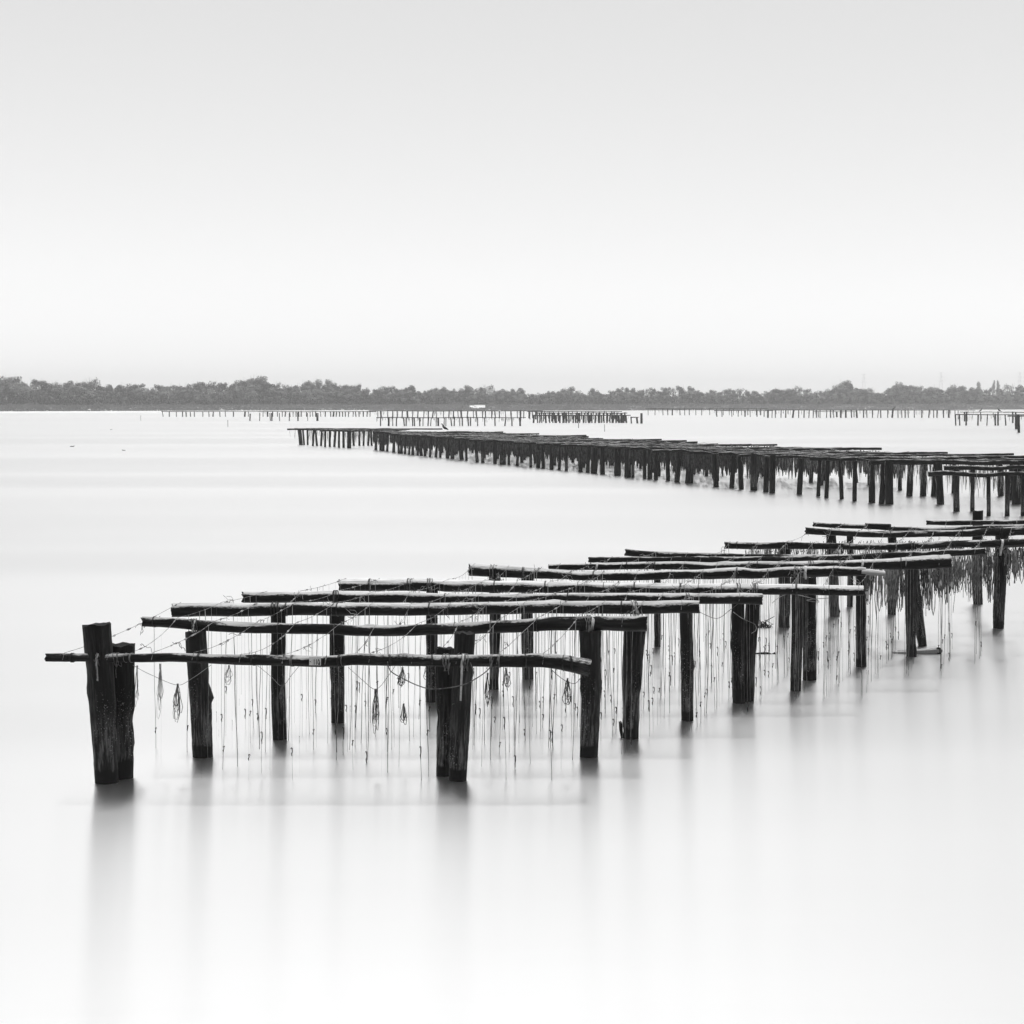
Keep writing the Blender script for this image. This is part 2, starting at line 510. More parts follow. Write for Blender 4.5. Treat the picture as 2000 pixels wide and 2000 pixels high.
while x < 2055:
    y = float(np.interp(x, ttx, tty))
    sect = 'above the left stretch of open water' if x < 600 else 'behind the middle rows of stakes' if x < 1300 else 'behind the rows of stakes on the right'
    kind = 3 if r3.random() < .26 else 2 if r3.random() < .22 else 0
    mi = r3.choice([i for i in range(14) if i % 4 in ((0, 1) if kind == 0 else (kind,))])
    plant_tree(x, y + r3.uniform(-5, 9), r3.uniform(42, 62), mi, r3.uniform(.65, 1.25), 'hazy skyline tree of the far wood ' + sect, 'skyline trees of the far wood, ' + sect, r3.uniform(0, 6.28))
    x += r3.uniform(9, 17)
x = -50
while x < 2055:       # lower trees at the front of the wood
    y = float(np.interp(x, ttx, tty))
    y = y + (790 - y) * r3.uniform(.12, .5)
    sect = 'above the left stretch of open water' if x < 600 else 'behind the middle rows of stakes' if x < 1300 else 'behind the rows of stakes on the right'
    plant_tree(x, y, r3.uniform(33, 42), r3.choice((0, 1, 4, 5, 8, 9, 12, 13)), r3.uniform(1.3, 2.0), 'low bushy tree fronting the far wood ' + sect, 'bushy trees at the front of the far wood, ' + sect, r3.uniform(0, 6.28))
    x += r3.uniform(12, 20)
plant_tree(1911, 742, 520, 2, .55, 'pale rounded tree far behind the wood, left of the two thin poplars', None, 1.0)
plant_tree(1941, 741, 430, 6, .38, 'left one of two thin poplars above the far wood on the right', None, 0.3)
plant_tree(1950, 742, 430, 10, .38, 'right one of two thin poplars above the far wood on the right', None, 2.3)

# undergrowth at the foot of the wood
mb = MB(); V, Fc = [], []
for i in range(1700):
    px = r3.uniform(-60, 2060); off = r3.uniform(30, 58)
    c = shore_point(px, off, 1.9)
    rr = r3.uniform(.6, 1.5); hh_ = r3.uniform(1.4, 4.2)
    for q in range(34):
        a = r3.uniform(0, 6.283); z = r3.random(); w_ = rr * math.sqrt(1 - z * z * .9) * r3.uniform(.5, 1)
        p = c + Vector((math.cos(a) * w_, math.sin(a) * w_, z * hh_))
        n_ = Vector((math.cos(a) + r3.uniform(-.7, .7), math.sin(a) + r3.uniform(-.7, .7), r3.uniform(-.1, 1))).normalized()
        u = n_.orthogonal().normalized() * r3.uniform(.14, .32); v = n_.cross(u) * r3.uniform(.6, 1.1)
        b0 = len(V); V += [p - u, p - v, p + u, p + v]; Fc.append((b0, b0 + 1, b0 + 2, b0 + 3))
mb.add(V, Fc)
tag(link('undergrowth', mb.mesh('undergrowth', M_LEAF, smooth=False)), 'dense undergrowth along the foot of the far wood', 'undergrowth', kind='stuff')

# pylons far behind the wood
def pylon(px, ytop, d, label):
    base = Vector(((px - 1000) * d / F, d, 2.1))
    h = H + (Y0 - ytop) * d / F - base.z
    t = empty('power_pylon', base)
    mb = MB()
    for sx in (-1, 1):
        for sy in (-1, 1):
            tube(mb, [(sx * 2.6, sy * 2.6, 0), (sx * .5, sy * .5, h)], [.07, .05], 4)
    for i in range(9):
        z0, z1 = h * i / 9, h * (i + 1) / 9
        w0, w1 = 2.6 - 2.1 * i / 9, 2.6 - 2.1 * (i + 1) / 9
        tube(mb, [(-w0, -w0, z0), (w1, -w1, z1)], [.02, .02], 4); tube(mb, [(w0, -w0, z0), (-w1, -w1, z1)], [.02, .02], 4)
    link('lattice_mast', mb.mesh('lattice_mast', M_STEEL, smooth=False), t)
    for k, (z, w) in enumerate(((.97, 3.2), (.83, 4.2), (.69, 3.6))):
        mb = MB(); tube(mb, [(-w, 0, h * z), (0, 0, h * z + .5), (w, 0, h * z)], [.04, .06, .04], 4)
        link('cross_arm', mb.mesh('cross_arm', M_STEEL, smooth=False), t)
    tag(t, label, 'pylon')
pylon(1687, 730, 2300, 'very faint power pylon above the far wood, left of the other pylons')
pylon(1838, 727, 2300, 'faint power pylon in the haze, second from the right edge')
pylon(1992, 727, 2300, 'faint power pylon in the haze at the right edge')

# ------------------------------------------------------------------ generic small builders
def post_mesh(name, xt, yt, xb, yb, rt, rb, m, origin, sides=24, rough=0.10, seed=None, grooves=(), step=0.045, d=None, capup=.6, sink=.45):
    d = d or D(yb)
    top = U(xt, yt, d); bot = U(xb, yb, d); bot.z = 0
    seed = rnd.uniform(0, 50) if seed is None else seed
    low = bot + (bot - top).normalized() * sink
    mid = (top + bot) / 2 + Vector((rnd.uniform(-.012, .012), 0, 0))
    k = d / F
    pts, rad = resample([low, bot, mid, top], [rb * k, rb * k, (rt + rb) * .5 * k, rt * k], step)
    mb = MB()
    tube(mb, pts, rad, sides, ref=(0, -1, 0), rough=rough, seed=seed, grooves=grooves, endrough=.03, capup=capup, knots=[(rnd.uniform(0, 6.28), rnd.uniform(.5, 1.7), rnd.uniform(.03, .08), rnd.uniform(-.2, .28)) for _ in range(7)])
    return mb.mesh(name, m, origin)

def rail_mesh(name, pl, d, m, origin, sides=20, rough=.07, step=.05, seed=None):
    seed = rnd.uniform(0, 50) if seed is None else seed
    pts, rad = resample([U(x, y, d) for x, y, r in pl], [r * d / F for x, y, r in pl], step)
    for i, p in enumerate(pts):
        p.z += .010 * noise.noise(Vector((p.x * 2.3, seed, 0))); p.y += .012 * noise.noise(Vector((p.x * 2.0, seed, 7)))
    mb = MB()
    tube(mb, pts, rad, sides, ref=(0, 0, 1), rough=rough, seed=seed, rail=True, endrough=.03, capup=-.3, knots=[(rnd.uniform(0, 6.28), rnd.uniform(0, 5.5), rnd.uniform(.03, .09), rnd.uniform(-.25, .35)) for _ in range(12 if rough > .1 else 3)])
    return mb.mesh(name, m, origin), pts, rad

def at_x(pts, rad, X):
    for i in range(len(pts) - 1):
        if (pts[i].x - X) * (pts[i + 1].x - X) <= 0:
            t = (X - pts[i].x) / (pts[i + 1].x - pts[i].x + 1e-9)
            return pts[i].lerp(pts[i + 1], t), rad[i] * (1 - t) + rad[i + 1] * t
    return None, None

def ring(mb, c, r, thick, tilt=0.0, turns=1, flat=1.0):
    """wire or strap wound round a rail that runs along X"""
    n = 14 * turns
    pts = []
    for i in range(n + 1):
        a = 2 * math.pi * i / 14 + 1.2
        pts.append(Vector((c.x + tilt * math.cos(a) + (i / 14 - turns / 2) * thick * 2.6, c.y + math.cos(a) * r, c.z + math.sin(a) * r)))
    tube(mb, pts, [thick] * len(pts), 4, ref=(1, 0, 0))

def band(mb, c, r, w, tilt=0.0):
    V, Fc = [], []
    n = 18
    for i in range(n):
        a = 2 * math.pi * i / n
        for s in (-1, 1):
            V.append(Vector((c.x + s * w / 2 + tilt * math.sin(a), c.y + math.cos(a) * r, c.z + math.sin(a) * r)))
    for i in range(n):
        j = (i + 1) % n
        Fc.append((2 * i, 2 * i + 1, 2 * j + 1, 2 * j))
    mb.add(V, Fc)

# ------------------------------------------------------------------ near rack: one trestle per row (rail lashed to its posts)
ROWS = {
 1: dict(d=D(1523) - .19, m=W_DARK, rail=[(91, 1283, 8), (250, 1285, 8.5), (330, 1284, 9), (420, 1287, 9), (500, 1289, 10), (640, 1292, 10.5), (700, 1288, 11), (800, 1290, 11), (900, 1290, 11.5), (1000, 1290, 12.5), (1060, 1291, 13.5), (1110, 1296, 14.5), (1152, 1304, 16)],
         posts=[(189, 1220, 208, 1528, 28, 23, W_GREY, ((0.0, .16, .42, 1.35, 2.2), (.9, .10, .12, .6, 2.2))), (234, 1260, 234, 1519, 30, 26, W_POSTD, ()), (868, 1266, 866, 1515, 18, 14, W_POST, ()), (908, 1236, 894, 1524, 19.5, 17.5, W_GREY, ())]),
 2: dict(d=D(1478), m=W_DARK, rail=[(278, 1213, 9.5), (330, 1216, 10), (450, 1225, 10), (620, 1228, 10), (740, 1232, 11), (850, 1229, 11), (1000, 1223, 12.5), (1100, 1218, 14), (1180, 1217, 14), (1262, 1217, 15)],
         posts=[(381, 1234, 396, 1478, 20, 19.5, W_GREY, ()), (1154, 1231, 1150, 1478, 21, 17, W_GREY, ())]),
 3: dict(d=D(1443), m=W_MID, rail=[(337, 1192, 13.5), (600, 1190, 12.5), (800, 1190, 12.5), (1000, 1187, 12), (1200, 1186, 12.5), (1365, 1185, 12.5)],
         posts=[(544, 1202, 546, 1444, 15, 13.5, W_POSTD, ()), (1240, 1228, 1232, 1442, 22, 14.5, W_POST, ())]),
 4: dict(d=D(1408), m=W_MID, rail=[(475, 1167, 11), (700, 1166, 10.5), (900, 1169, 9.5), (1200, 1168, 10), (1488, 1170, 11)],
         posts=[(659, 1178, 660, 1411, 15, 13, W_POST, ()), (1340, 1180, 1343, 1407, 12.5, 12, W_GREY, ())]),
 5: dict(d=D(1371), m=W_PALE, rail=[(663, 1141, 11.5), (900, 1144, 12), (1200, 1148, 11), (1500, 1151, 10.5), (1686, 1153, 10)],
         posts=[(843, 1153, 842, 1371, 11, 11.5, W_POSTD, ()), (1442, 1164, 1443, 1373, 12.5, 11.5, W_POSTD, ()), (1470, 1180, 1461, 1369, 14, 11, W_POSTD, ())]),
 6: dict(d=D(1347), m=W_MID, rail=[(917, 1113, 12.5), (1000, 1117, 11), (1100, 1122, 9.5), (1150, 1125, 9), (1350, 1122, 9), (1440, 1119, 11), (1480, 1121, 9), (1590, 1116, 10.5), (1690, 1117, 8)],
         posts=[(966, 1126, 965, 1346, 11.5, 9, W_POST, ()), (1556, 1128, 1554, 1349, 11, 10.5, W_GREY, ())]),
 7: dict(d=D(1326), m=W_MID, rail=[(1072, 1107, 6), (1150, 1106, 7), (1300, 1104, 7.5), (1400, 1107, 8.5), (1500, 1105, 8), (1650, 1103, 8), (1750, 1101, 11), (1855, 1097, 14)],
         posts=[(1030, 1112, 1031, 1326, 12, 11, W_POSTD, ()), (1581, 1128, 1581, 1328, 13, 13, W_POST, ())]),
 8: dict(d=D(1302), m=W_DARK, rail=[(1150, 1093, 5.5), (1300, 1093, 5.5), (1500, 1093, 6), (1700, 1087, 7), (1923, 1077, 6.5)],
         posts=[(1682, 1092, 1682, 1302, 9.5, 10, W_POST, ())]),
 9: dict(d=D(1282), m=W_DARK, rail=[(1222, 1079, 7.5), (1300, 1084, 6), (1500, 1087, 5), (1700, 1089, 5), (1800, 1088, 5)],
         posts=[(1779, 1095, 1780, 1282, 10, 10, W_POSTD, ())]),
 10: dict(d=D(1263), m=W_DARK, rail=[(1416, 1065, 7), (1550, 1066, 6.5), (1700, 1068, 6.5), (1850, 1064, 7), (2010, 1060, 8), (2130, 1058, 8)],
         posts=[(1284, 1090, 1284, 1263, 6.5, 6.5, W_POSTD, ()), (1781, 1090, 1802, 1262, 11, 8.5, W_POST, ())]),
 11: dict(d=D(1227), m=W_DARK, rail=[(1574, 1036, 6.5), (1700, 1043, 6), (1850, 1042, 6.5), (2010, 1037, 9), (2150, 1034, 9)],
         posts=[(1957, 1046, 1950, 1227, 13, 10.5, W_POST, ()), (1532, 1061, 1532, 1225, 11, 11, W_POSTD, ())]),
 12: dict(d=D(1204), m=W_DARK, rail=[(1589, 1024, 4.5), (1690, 1029, 4.5), (1760, 1033, 4.2), (1850, 1034, 4.2), (1950, 1030, 5), (2120, 1026, 5)],
         posts=[(1623, 1036, 1630, 1204, 9, 10, W_POSTD, ()), (1742, 1038, 1742, 1200, 8, 8, W_POSTD, ())]),
 13: dict(d=D(1185), m=W_DARK, rail=[(1810, 1021, 4.6), (1900, 1021, 4.6), (2010, 1019, 4.6), (2200, 1018, 5)],
         posts=[(1910, 998, 1910, 1180, 10, 9.5, W_POSTD, ()), (1660, 1042, 1660, 1185, 6, 6, W_POSTD, ())]),
}
ORD = ['', 'nearest', 'second', 'third', 'fourth', 'fifth', 'sixth', 'seventh', 'eighth', 'ninth', 'tenth', 'eleventh', 'twelfth', 'thirteenth']
ONES = 'first second third fourth fifth sixth seventh eighth ninth tenth eleventh twelfth thirteenth fourteenth fifteenth sixteenth seventeenth eighteenth nineteenth'.split()
def ordinal(n):
    if n < 20: return ONES[n - 1]
    t = n // 10
    tens = {2: ('twentieth', 'twenty'), 3: ('thirtieth', 'thirty'), 4: ('fortieth', 'forty'), 5: ('fiftieth', 'fifty')}[t]
    return tens[0] if n % 10 == 0 else tens[1] + '-' + ONES[n % 10 - 1]
LOOK = {1: 'nearest log rail, carrying the number plate, on two pairs of posts',
        2: 'second log rail from the front, gnarled, on two thick posts',
        3: 'third log rail from the front, smooth and square cut, on two posts',
        4: 'fourth log rail from the front, with a slanting pale left end',
        5: 'fifth log rail from the front, with a bright white top',
        6: 'sixth log rail from the front, thick left end sloping down',
        7: 'seventh log rail from the front, with a thick upturned right end',
        8: 'eighth log rail from the front, thin, behind the upturned thick end',
        9: 'ninth log rail from the front, thin, with a thick raised left end',
        10: 'tenth log rail from the front, crossing the right picture edge over a lone post',
        11: 'eleventh log rail from the front, thick, running out of the right edge',
        12: 'twelfth log rail from the front, thin and broken, near the right edge',
        13: 'rearmost log rail of the front rack, beside the tall round stump'}
RAILS = {}
for k, rw in ROWS.items():
    d = rw['d']
    x0, y0, _ = rw['rail'][0]
    org = U(x0, y0, d); org.z = 0
    t = empty('rack_row', org)
    tag(t, LOOK[k], 'rack row', 'log rails of the front rack')
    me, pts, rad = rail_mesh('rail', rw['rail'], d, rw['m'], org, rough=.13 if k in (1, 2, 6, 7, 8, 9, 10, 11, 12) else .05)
    link('rail', me, t)
    RAILS[k] = (pts, rad, t, org)
    for (xt, yt, xb, yb, rt, rb, m, gr) in rw['posts']:
        link('post', post_mesh('post', xt, yt, xb, yb, rt, rb, m, org, grooves=gr), t)

# pale broken end piece on the sixth rail, and a stub beside the third row's right post
t6 = RAILS[6][2]
mb = MB(); tube(mb, [U(1682, 1116, ROWS[6]['d'] - .02), U(1705, 1118, ROWS[6]['d'] - .02), U(1728, 1120, ROWS[6]['d'])], [.040, .036, .028], 9, rail=True, rough=.15, seed=3)
link('split_end', mb.mesh('split_end', W_WHITE, RAILS[6][3]), t6)
t3 = RAILS[3][2]
link('stub', post_mesh('stub', 1212, 1411, 1216, 1441, 3.5, 3.5, W_POST, RAILS[3][3], sides=9), t3)
t12 = RAILS[12][2]
mb = MB(); tube(mb, [U(1690, 1025, ROWS[12]['d']), U(1740, 1027, ROWS[12]['d'])], [.032, .03], 9, rail=True, rough=.15, seed=9)
link('spare_pole', mb.mesh('spare_pole', W_DARK, RAILS[12][3]), t12)

# lashings and straps
def lash(k, px, kind, w=6, turns=2, tilt=.012, tail=None):
    pts, rad, t, org = RAILS[k]
    d = ROWS[k]['d']
    c, r = at_x(pts, rad, (px - 1000) * d / F)
    if c is None: return
    mb = MB()
    if kind == 'strap':
        band(mb, c, r * 1.09 + .003, w * d / F, tilt)
        nm, m = 'strap', M_STRAP
        if tail:
            x2, y2 = tail
            p0 = Vector((c.x, c.y - r * 1.12, c.z)); p1 = U(x2, y2, d - .035 if k > 1 else d + .02)
            p1.y = min(p1.y, p0.y)
            hw = Vector((w * .5 * d / F, 0, 0))
            mb.add([p0 - hw, p0 + hw, p1 + hw * .8, p1 - hw * .8], [(0, 1, 2, 3)])
    else:
        ring(mb, c, r * 1.03 + .002, .0030, tilt, turns)
        nm, m = 'lashing', (M_TIE if kind == 'dark' else M_STRAPD)
    link(nm, mb.mesh(nm, m, org), t)
for px, kd in ((142, 'dark'), (247, 'pale'), (258, 'pale'), (391, 'dark'), (497, 'dark'), (572, 'pale'), (664, 'dark'), (670, 'pale'), (760, 'dark'), (844, 'dark'), (962, 'pale'), (1026, 'dark'), (1102, 'dark'), (1114, 'dark')):
    lash(1, px, kd, turns=rnd.choice((1, 2, 3)), tilt=rnd.uniform(-.02, .03))
lash(1, 190, 'strap', 3.5, tail=(195, 1360)); lash(1, 903, 'strap', 4.5, tail=(900, 1366)); lash(1, 977, 'pale', turns=2)
for px, kd in ((302, 'dark'), (545, 'dark'), (655, 'dark'), (889, 'dark'), (960, 'pale'), (1050, 'dark')): lash(2, px, kd, turns=rnd.choice((1, 2)))
lash(2, 380, 'strap', 3, tail=(372, 1262)); lash(2, 1157, 'strap', 6)
for px, kd in ((533, 'dark'), (545, 'dark'), (560, 'dark'), (660, 'dark'), (840, 'dark'), (1215, 'dark')): lash(3, px, kd, turns=2)
lash(3, 1241, 'strap', 6, tilt=-.03, tail=(1246, 1197))
for px in (653, 870, 1110): lash(4, px, 'dark', turns=2)
lash(4, 1340, 'pale', turns=2)
for px in (723, 798, 804, 967, 1066, 1130, 1180, 1240, 1330, 1365, 1410, 1556, 1620): lash(5, px, 'dark', turns=rnd.choice((1, 2, 3)))
lash(5, 1441, 'strap', 4)
for px in (970, 1022, 1160, 1440, 1500): lash(6, px, 'dark', turns=2)
lash(6, 1571, 'strap', 5, tail=(1573, 1131)); lash(6, 1024, 'pale', turns=3)
lash(7, 1165, 'strap', 4); lash(7, 1683, 'strap', 4.5)
for px in (1225, 1280, 1480, 1760): lash(7, px, 'dark', turns=2)
lash(10, 1956, 'strap', 4.5, tail=(1953, 1085))
for px in (1440, 1530, 1660, 1850): lash(10, px, 'dark', turns=2)
for px in (1620, 1740, 1880): lash(11, px, 'dark', turns=2)

for k in range(1, 12):
    pts, rad, t, org = RAILS[k]
    d = ROWS[k]['d']
    for (xt, yt, xb, yb, rt, rb_, m, gr) in ROWS[k]['posts']:
        c, r = at_x(pts, rad, (xt + rnd.uniform(-5, 5) - 1000) * d / F)
        if c is None: continue
        mb = MB()
        tn = rnd.randint(3, 5)
        P = []
        for i in range(12 * tn + 1):
            a = 2 * math.pi * i / 12 + .8
            rr_ = r * 1.06 + .004 + .004 * rnd.random()
            P.append(Vector((c.x + (i / 12 / tn - .5) * rnd.uniform(.04, .07) + .012 * math.sin(a * 1.5 + k), c.y + math.cos(a) * rr_, c.z + math.sin(a) * rr_ - (.03 if math.sin(a) < -.6 else 0))))
        e = P[-1]
        L = rnd.uniform(.05, .22); sx = rnd.uniform(-.06, .06)
        P += [Vector((e.x + sx * .4, c.y - r * 1.2, c.z - r * .4)), Vector((e.x + sx, c.y - r * 1.25, c.z - r - L * .5)), Vector((e.x + sx * .8, c.y - r * 1.2, c.z - r - L))]
        tube(mb, P, [.0036] * len(P), 4, ref=(1, 0, 0))
        link('lashing', mb.mesh('lashing', rnd.choice((M_TIE, M_ROPE, M_STRAPD)), org), t)

# number plate on the nearest rail
pts, rad, t1, org1 = RAILS[1]
c, r = at_x(pts, rad, (616.5 - 1000) * ROWS[1]['d'] / F)
kpx = ROWS[1]['d'] / F
pc = Vector((c.x, c.y - r * 1.14 - .006, H - (1289.5 - Y0) * kpx))
mb = MB(); slab(mb, Vector((0, 0, -8.3 * kpx)), 11.4 * kpx, .0015, 16.6 * kpx)
plate = link('number_plate', mb.mesh('number_plate', M_PLATE, smooth=False), t1, pc - org1)
plate['label'] = 'small white metal plate with black figures 110'
def text(body, name, x, z, size, sx, m, parent):
    cu = bpy.data.curves.new(name, 'FONT')
    cu.body = body; cu.size = size; cu.extrude = .0004
    cu.align_x = 'LEFT'
    cu.offset = .0016
    cu.materials.append(m)
    tmp = bpy.data.objects.new(name + '_outline', cu)
    me = bpy.data.meshes.new_from_object(tmp)
    bpy.data.objects.remove(tmp); bpy.data.curves.remove(cu)
    me.name = name
    o = bpy.data.objects.new(name, me)
    o.parent = parent
    o.location = (x, -.003, z)
    o.rotation_euler = (R(90), 0, 0)
    o.scale = (sx, 1, 1)
    COL.objects.link(o)
text('110', 'figures', -3.9 * kpx, -6.9 * kpx, 14.6 * kpx, .60, M_INK, plate)
text('s', 'small_letter', 7.6 * kpx, -7.2 * kpx, 11.5 * kpx, .52, M_INK, plate)
mb = MB(); tube(mb, [(-9.3 * kpx, -.0015, -.9 * kpx), (-9.3 * kpx, -.006, -.9 * kpx)], [.0048, .004], 8)
link('nail', mb.mesh('nail', M_INK), plate)

# ------------------------------------------------------------------ cross lines with their hanging lines
rl = random.Random(5)
LINEV, HOOKV = [], []
for i in range(8):
    mb = MB(); pts = []
    ax, ay = rl.uniform(-.022, .022), rl.uniform(-.02, .02)
    for k in range(9):
        s = k / 8
        pts.append(Vector((ax * s + .0022 * math.sin(s * 9 + i), ay * s, -s)))
    tube(mb, pts, [.0017] * 9, 3, ref=(0, 1, 0))
    LINEV.append((mb.mesh('hanging_line', M_LINE), ax, ay))
    mb = MB()
    # old sock end: a bent dark knot with a little hook
    hk = rl.choice((-1, 1)); L = rl.uniform(.04, .12)
    tube(mb, [(hk * .013, .004, -.008), (hk * .007, 0, .004), (0, 0, 0), (.003, .002, -L * .4), (-.003, 0, -L * .7), (0, 0, -L)], [.0022, .0035, .0062, .0042, .0058, .003], 5, ref=(0, 1, 0))
    HOOKV.append(mb.mesh('hook', M_HOOK))

CURL = []
for i in range(7):
    mb = MB(); q = random.Random(900 + i)
    for j in range(q.randint(2, 4)):
        p = Vector((q.uniform(-.02, .02), q.uniform(-.02, .02), 0)); dv = Vector((q.uniform(-1, 1), q.uniform(-.5, .5), q.uniform(-.9, .5))).normalized()
        pts = [p.copy()]
        for t_ in range(q.randint(5, 10)):
            dv = (dv + Vector((q.uniform(-.9, .9), q.uniform(-.4, .4), q.uniform(-.9, .7)))).normalized()
            p = p + dv * q.uniform(.010, .022); pts.append(p.copy())
        P, Rr = resample(pts, [q.uniform(.0018, .0032)] * len(pts), .012)
        tube(mb, P, Rr, 4, ref=(0, 1, 0))
    CURL.append((mb.mesh('loose_end', M_WIRE), mb.mesh('loose_end', M_HOOK)))
ext = {k: (RAILS[k][0][0].x, RAILS[k][0][-1].x) for k in RAILS}
def drift(d): return .27 * (d - 18.2)
wire_no = 0
nlines = 0
CUM = []
for i in range(-1, 26):
    X0 = -3.95 + .385 * i
    ks = []
    for k in sorted(RAILS):
        d = ROWS[k]['d']
        X = X0 + drift(d) + rl.uniform(-.02, .02)
        if ext[k][0] + .06 < X < ext[k][1] - .05: ks.append((k, X))
    if len(ks) < 2: continue
    path, radw, anch = [], [], []
    for j, (k, X) in enumerate(ks):
        c, r = at_x(RAILS[k][0], RAILS[k][1], X)
        top = Vector((X, c.y, c.z + r * 1.06 + .003))
        if j == 0: path += [Vector((X - .01, c.y - r * 1.05, c.z - r * .4)), Vector((X, c.y - r * .8, c.z + r * .75))]
        path.append(top)
        if j < len(ks) - 1:
            k2, X2 = ks[j + 1]
            c2, rr2 = at_x(RAILS[k2][0], RAILS[k2][1], X2)
            nx = Vector((X2, c2.y, c2.z + rr2 * 1.06 + .003))
            sag = rl.uniform(.01, .05) if rl.random() < .75 else rl.uniform(.06, .16)
            seg = []
            for q in (.12, .25, .38, .5, .62, .75, .88):
                p = top.lerp(nx, q); p.z -= sag * 4 * q * (1 - q); p.x += rl.uniform(-.006, .006)
                path.append(p)
                seg.append(p)
            anch.append((k, seg))
        else:
            path += [Vector((X, c.y + r * .8, c.z + r * .75)), Vector((X, c.y + r * 1.08, c.z - r * .3))]
    P2, R2 = [], []
    for a, b in zip(path[:-1], path[1:]):
        m = max(1, int((b - a).length / .035))
        for q in range(m):
            P2.append(a.lerp(b, q / m)); R2.append(.0022 if rl.random() > .09 else rl.uniform(.006, .011))
    P2.append(path[-1]); R2.append(.0022)
    wire_no += 1
    o = path[0].copy(); o.z = 0
    mb = MB(); tube(mb, P2, R2, 5, ref=(1, 0, .2))
    w = link('cross_line', mb.mesh('cross_line', M_WIRE, o), None, o)
    tag(w, '%s knotted wire from the left across the front rack rails' % ordinal(wire_no), 'wire', 'wires slung across the front rack')
    for k, seg in anch:
        for p in rl.sample(seg, rl.choice((1, 1, 2)) if k < 4 else rl.choice((2, 3, 4))):
            ce = link('loose_end', rl.choice(CURL)[0 if rl.random() < .6 else 1], w, p - o)
            ce.rotation_euler = (0, 0, rl.uniform(0, 6.28)); sc_ = rl.uniform(.45, 1.15); ce.scale = (sc_, sc_, sc_)
        if k >= 10: continue
        n_ = (4 if k == 1 else 6 if k < 4 else 7)
        if k == 1 and seg[0].x < -2.9: n_ = 1
        for p in rl.sample(seg, n_):
            me, ax, ay = rl.choice(LINEV)
            hgt = p.z + rl.uniform(.02, .10)
            if rl.random() < .10: hgt = p.z - rl.uniform(.15, .6)
            ln = link('hanging_line', me, w, p - o)
            ln.scale = (rl.uniform(-2.2, 2.2), rl.uniform(.5, 1.5), hgt)
            ln.rotation_euler = (0, 0, 0)
            nlines += 1
            if rl.random() < .48:
                zt = rl.uniform(.10, .42) if rl.random() < .8 else rl.uniform(.4, .6)
                s = (p.z - zt) / hgt
                if s < 1:
                    hk = link('hook', rl.choice(HOOKV), ln, (ax * s, ay * s, -s))
                    hk.scale = (1 / ln.scale.x if abs(ln.scale.x) > .3 else 1, 1 / ln.scale.y, 1 / hgt)

# ------------------------------------------------------------------ slack ropes and rope bundles of the near rack
def rope_thing(name, pl, d, r, m, label, cat='rope', group=None):
    pts, rad = resample([U(x, y, d) for x, y in pl], [r] * len(pl), .03)
    for p in pts: p.y += .02 * noise.noise(p * 5)
    o = pts[0].copy(); o.z = 0
    mb = MB(); tube(mb, pts, rad, 5, ref=(0, 1, 0))
    t = link(name, mb.mesh(name, m, o), None, o)
    return tag(t, label, cat, group)
G = 'slack ropes on the front rack'
d1 = ROWS[1]['d']
rope_thing('slack_rope', [(757, 1292), (762, 1310), (790, 1327), (825, 1342), (850, 1346), (900, 1339), (930, 1325), (955, 1306), (964, 1285)], d1 - .07, .005, M_ROPE, 'dark rope hanging in a long loop before the middle pair of posts', group=G)
rope_thing('slack_rope', [(257, 1298), (295, 1318), (345, 1338), (375, 1325), (412, 1299)], d1 + .25, .0024, M_LINE, 'thin slack line holding a coil between the two left posts', group=G)
rope_thing('slack_rope', [(503, 1300), (530, 1322), (551, 1340), (570, 1318), (585, 1300)], d1 + .2, .0024, M_LINE, 'thin slack line below the nearest rail left of the number plate', group=G)
rope_thing('slack_rope', [(680, 1303), (710, 1330), (735, 1346), (760, 1318), (772, 1300)], d1 + .2, .0024, M_LINE, 'thin slack line below the nearest rail right of the number plate', group=G)
rope_thing('slack_rope', [(1075, 1306), (1100, 1327), (1123, 1335), (1137, 1318), (1142, 1300)], d1 + .1, .003, M_ROPE, 'slack rope below the bent right end of the nearest rail', group=G)
rope_thing('slack_rope', [(1365, 1195), (1400, 1208), (1425, 1192), (1440, 1180)], ROWS[4]['d'], .003, M_ROPE, 'slack rope between the right ends of third and fourth rails', group=G)
rope_thing('slack_rope', [(1432, 1195), (1450, 1208), (1475, 1220), (1476, 1232), (1468, 1237)], ROWS[5]['d'] - .2, .004, M_ROPEP, 'pale rope crossing the double post under the white-topped rail', group=G)
rope_thing('slack_rope', [(1508, 1178), (1520, 1168), (1545, 1160), (1590, 1170), (1600, 1176), (1575, 1172), (1620, 1168)], ROWS[6]['d'] - .4, .004, M_ROPEP, 'pale tangled rope at the paired posts under the white-topped rail', group=G)

